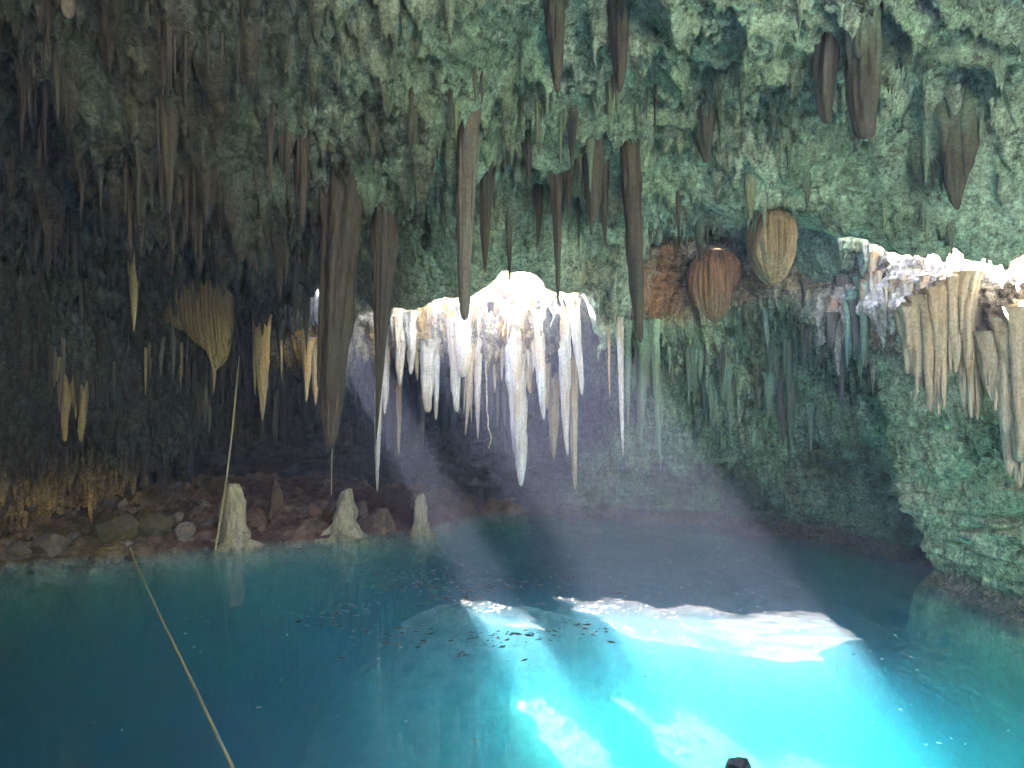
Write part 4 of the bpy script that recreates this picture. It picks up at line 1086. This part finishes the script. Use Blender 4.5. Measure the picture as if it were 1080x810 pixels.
# ------------------------------------------------------------------ flecks of leaf litter afloat
r_ = np.random.default_rng(77); parts = []
for k in range(260):
    x, y = r_.uniform(-8, 7.5), r_.uniform(7.2, 18)
    if y > shore_y(x) - 0.3: continue
    s_ = r_.uniform(0.008, 0.028); a = r_.uniform(0, 6.28); c, sn = math.cos(a), math.sin(a)
    q = np.array([(-1, -0.5, 0), (1, -0.5, 0), (1, 0.5, 0), (-1, 0.5, 0)]) * s_
    v = np.stack([x + q[:, 0] * c - q[:, 1] * sn, y + q[:, 0] * sn + q[:, 1] * c, 0.006 + 0 * q[:, 0]], -1)
    parts.append((v, np.array([[0, 1, 2, 3]])))
v, f = join(parts)
tag(mesh_obj('floating_leaves', v, f, simple('leaf_flecks', (0.45, 0.42, 0.33), 0.8), smooth=False), kind='stuff')


# dark sodden leaves drifting just under the surface over the pale mound
parts = []; k = 0
while k < 1500:
    x, y = r_.normal(-0.9, 1.5), r_.normal(12.2, 1.2)
    if y > shore_y(x) - 1 or y < 9 or float(fbm(np.array([x * 0.9]), np.array([y * 1.5]), o=4, s=951)[0]) < r_.uniform(-0.05, 0.3): 
        k += 0.2; continue
    k += 1
    s_ = 0.018 + 0.075 * r_.uniform(0, 1) ** 2.2; a = r_.normal(0.3, 0.7); c, sn = math.cos(a), math.sin(a); w_ = r_.uniform(0.25, 0.6)
    q = np.array([(-1, 0, 0), (0, -w_, 0), (1, 0.1, 0), (0.1, w_, 0)]) * s_
    v = np.stack([x + q[:, 0] * c - q[:, 1] * sn, y + q[:, 0] * sn + q[:, 1] * c, -0.02 + r_.uniform(-0.01, 0.01) + 0 * q[:, 0]], -1)
    parts.append((v, np.array([[0, 1, 2, 3]])))
v, f = join(parts)
tag(mesh_obj('sunken_leaves', v, f, simple('sodden_leaves', (0.035, 0.035, 0.025), 0.8), smooth=False), kind='stuff')


# ------------------------------------------------------------------ lights, haze, camera
SUN = Vector((-4.0, 3.0, 6.0)).normalized()
sun = bpy.data.lights.new('sun', 'SUN'); sun.energy = 5.0; sun.angle = math.radians(0.5); sun.color = (1.0, 0.95, 0.87)
so = bpy.data.objects.new('sun', sun); COL.objects.link(so)
so.rotation_euler = SUN.to_track_quat('Z', 'Y').to_euler(); so.location = (-20, 40, 40)
wd = bpy.data.worlds.new('World'); scene.world = wd; wd.use_nodes = True
nt = wd.node_tree; nt.nodes.clear()
sky = nt.nodes.new('ShaderNodeTexSky'); sky.sky_type = 'NISHITA'; sky.sun_disc = False
sky.sun_elevation = math.asin(SUN.z); sky.sun_rotation = math.atan2(SUN.x, SUN.y)
bg = nt.nodes.new('ShaderNodeBackground'); bg.inputs['Strength'].default_value = 0.085
wo = nt.nodes.new('ShaderNodeOutputWorld')
nt.links.new(sky.outputs[0], bg.inputs['Color']); nt.links.new(bg.outputs[0], wo.inputs['Surface'])

HAZE = 0.0043
if HAZE:
    hm, hn = new_mat('haze_air')
    pv = hn.nodes.new('ShaderNodeVolumePrincipled'); pv.inputs['Color'].default_value = (0.62, 0.66, 1.0, 1); pv.inputs['Density'].default_value = HAZE; pv.inputs['Anisotropy'].default_value = 0.3
    ho = hn.nodes.new('ShaderNodeOutputMaterial'); hn.links.new(pv.outputs[0], ho.inputs['Volume'])
    a, b = (-24, -12, -9.0), (22, 34, 12.0)
    v = [(a[0], a[1], a[2]), (b[0], a[1], a[2]), (b[0], b[1], a[2]), (a[0], b[1], a[2]), (a[0], a[1], b[2]), (b[0], a[1], b[2]), (b[0], b[1], b[2]), (a[0], b[1], b[2])]
    f = [(0, 3, 2, 1), (4, 5, 6, 7), (0, 1, 5, 4), (1, 2, 6, 5), (2, 3, 7, 6), (3, 0, 4, 7)]
    tag(mesh_obj('haze', v, f, hm, smooth=False), kind='stuff')

cam = bpy.data.cameras.new('camera'); co = bpy.data.objects.new('camera', cam); COL.objects.link(co)
co.location = CAM; co.rotation_euler = (math.pi / 2, 0, 0)
cam.sensor_width = 36; cam.lens = 36 * F / 1080; cam.clip_end = 500; cam.clip_start = 0.05
scene.camera = co
vs = scene.view_settings; vs.view_transform = 'Standard'; vs.look = 'None'; vs.exposure = 5.75; vs.gamma = 1; vs.use_curve_mapping = False
cy = scene.cycles
cy.use_denoising = True; cy.denoiser = 'OPENIMAGEDENOISE'; cy.denoising_input_passes = 'RGB_ALBEDO_NORMAL'
cy.max_bounces = 8; cy.diffuse_bounces = 5; cy.glossy_bounces = 3; cy.transmission_bounces = 4; cy.volume_bounces = 8; cy.transparent_max_bounces = 12
cy.sample_clamp_indirect = 6.0; cy.sample_clamp_direct = 0
cy.caustics_reflective = False; cy.caustics_refractive = False
cy.use_adaptive_sampling = True; cy.adaptive_threshold = 0.02
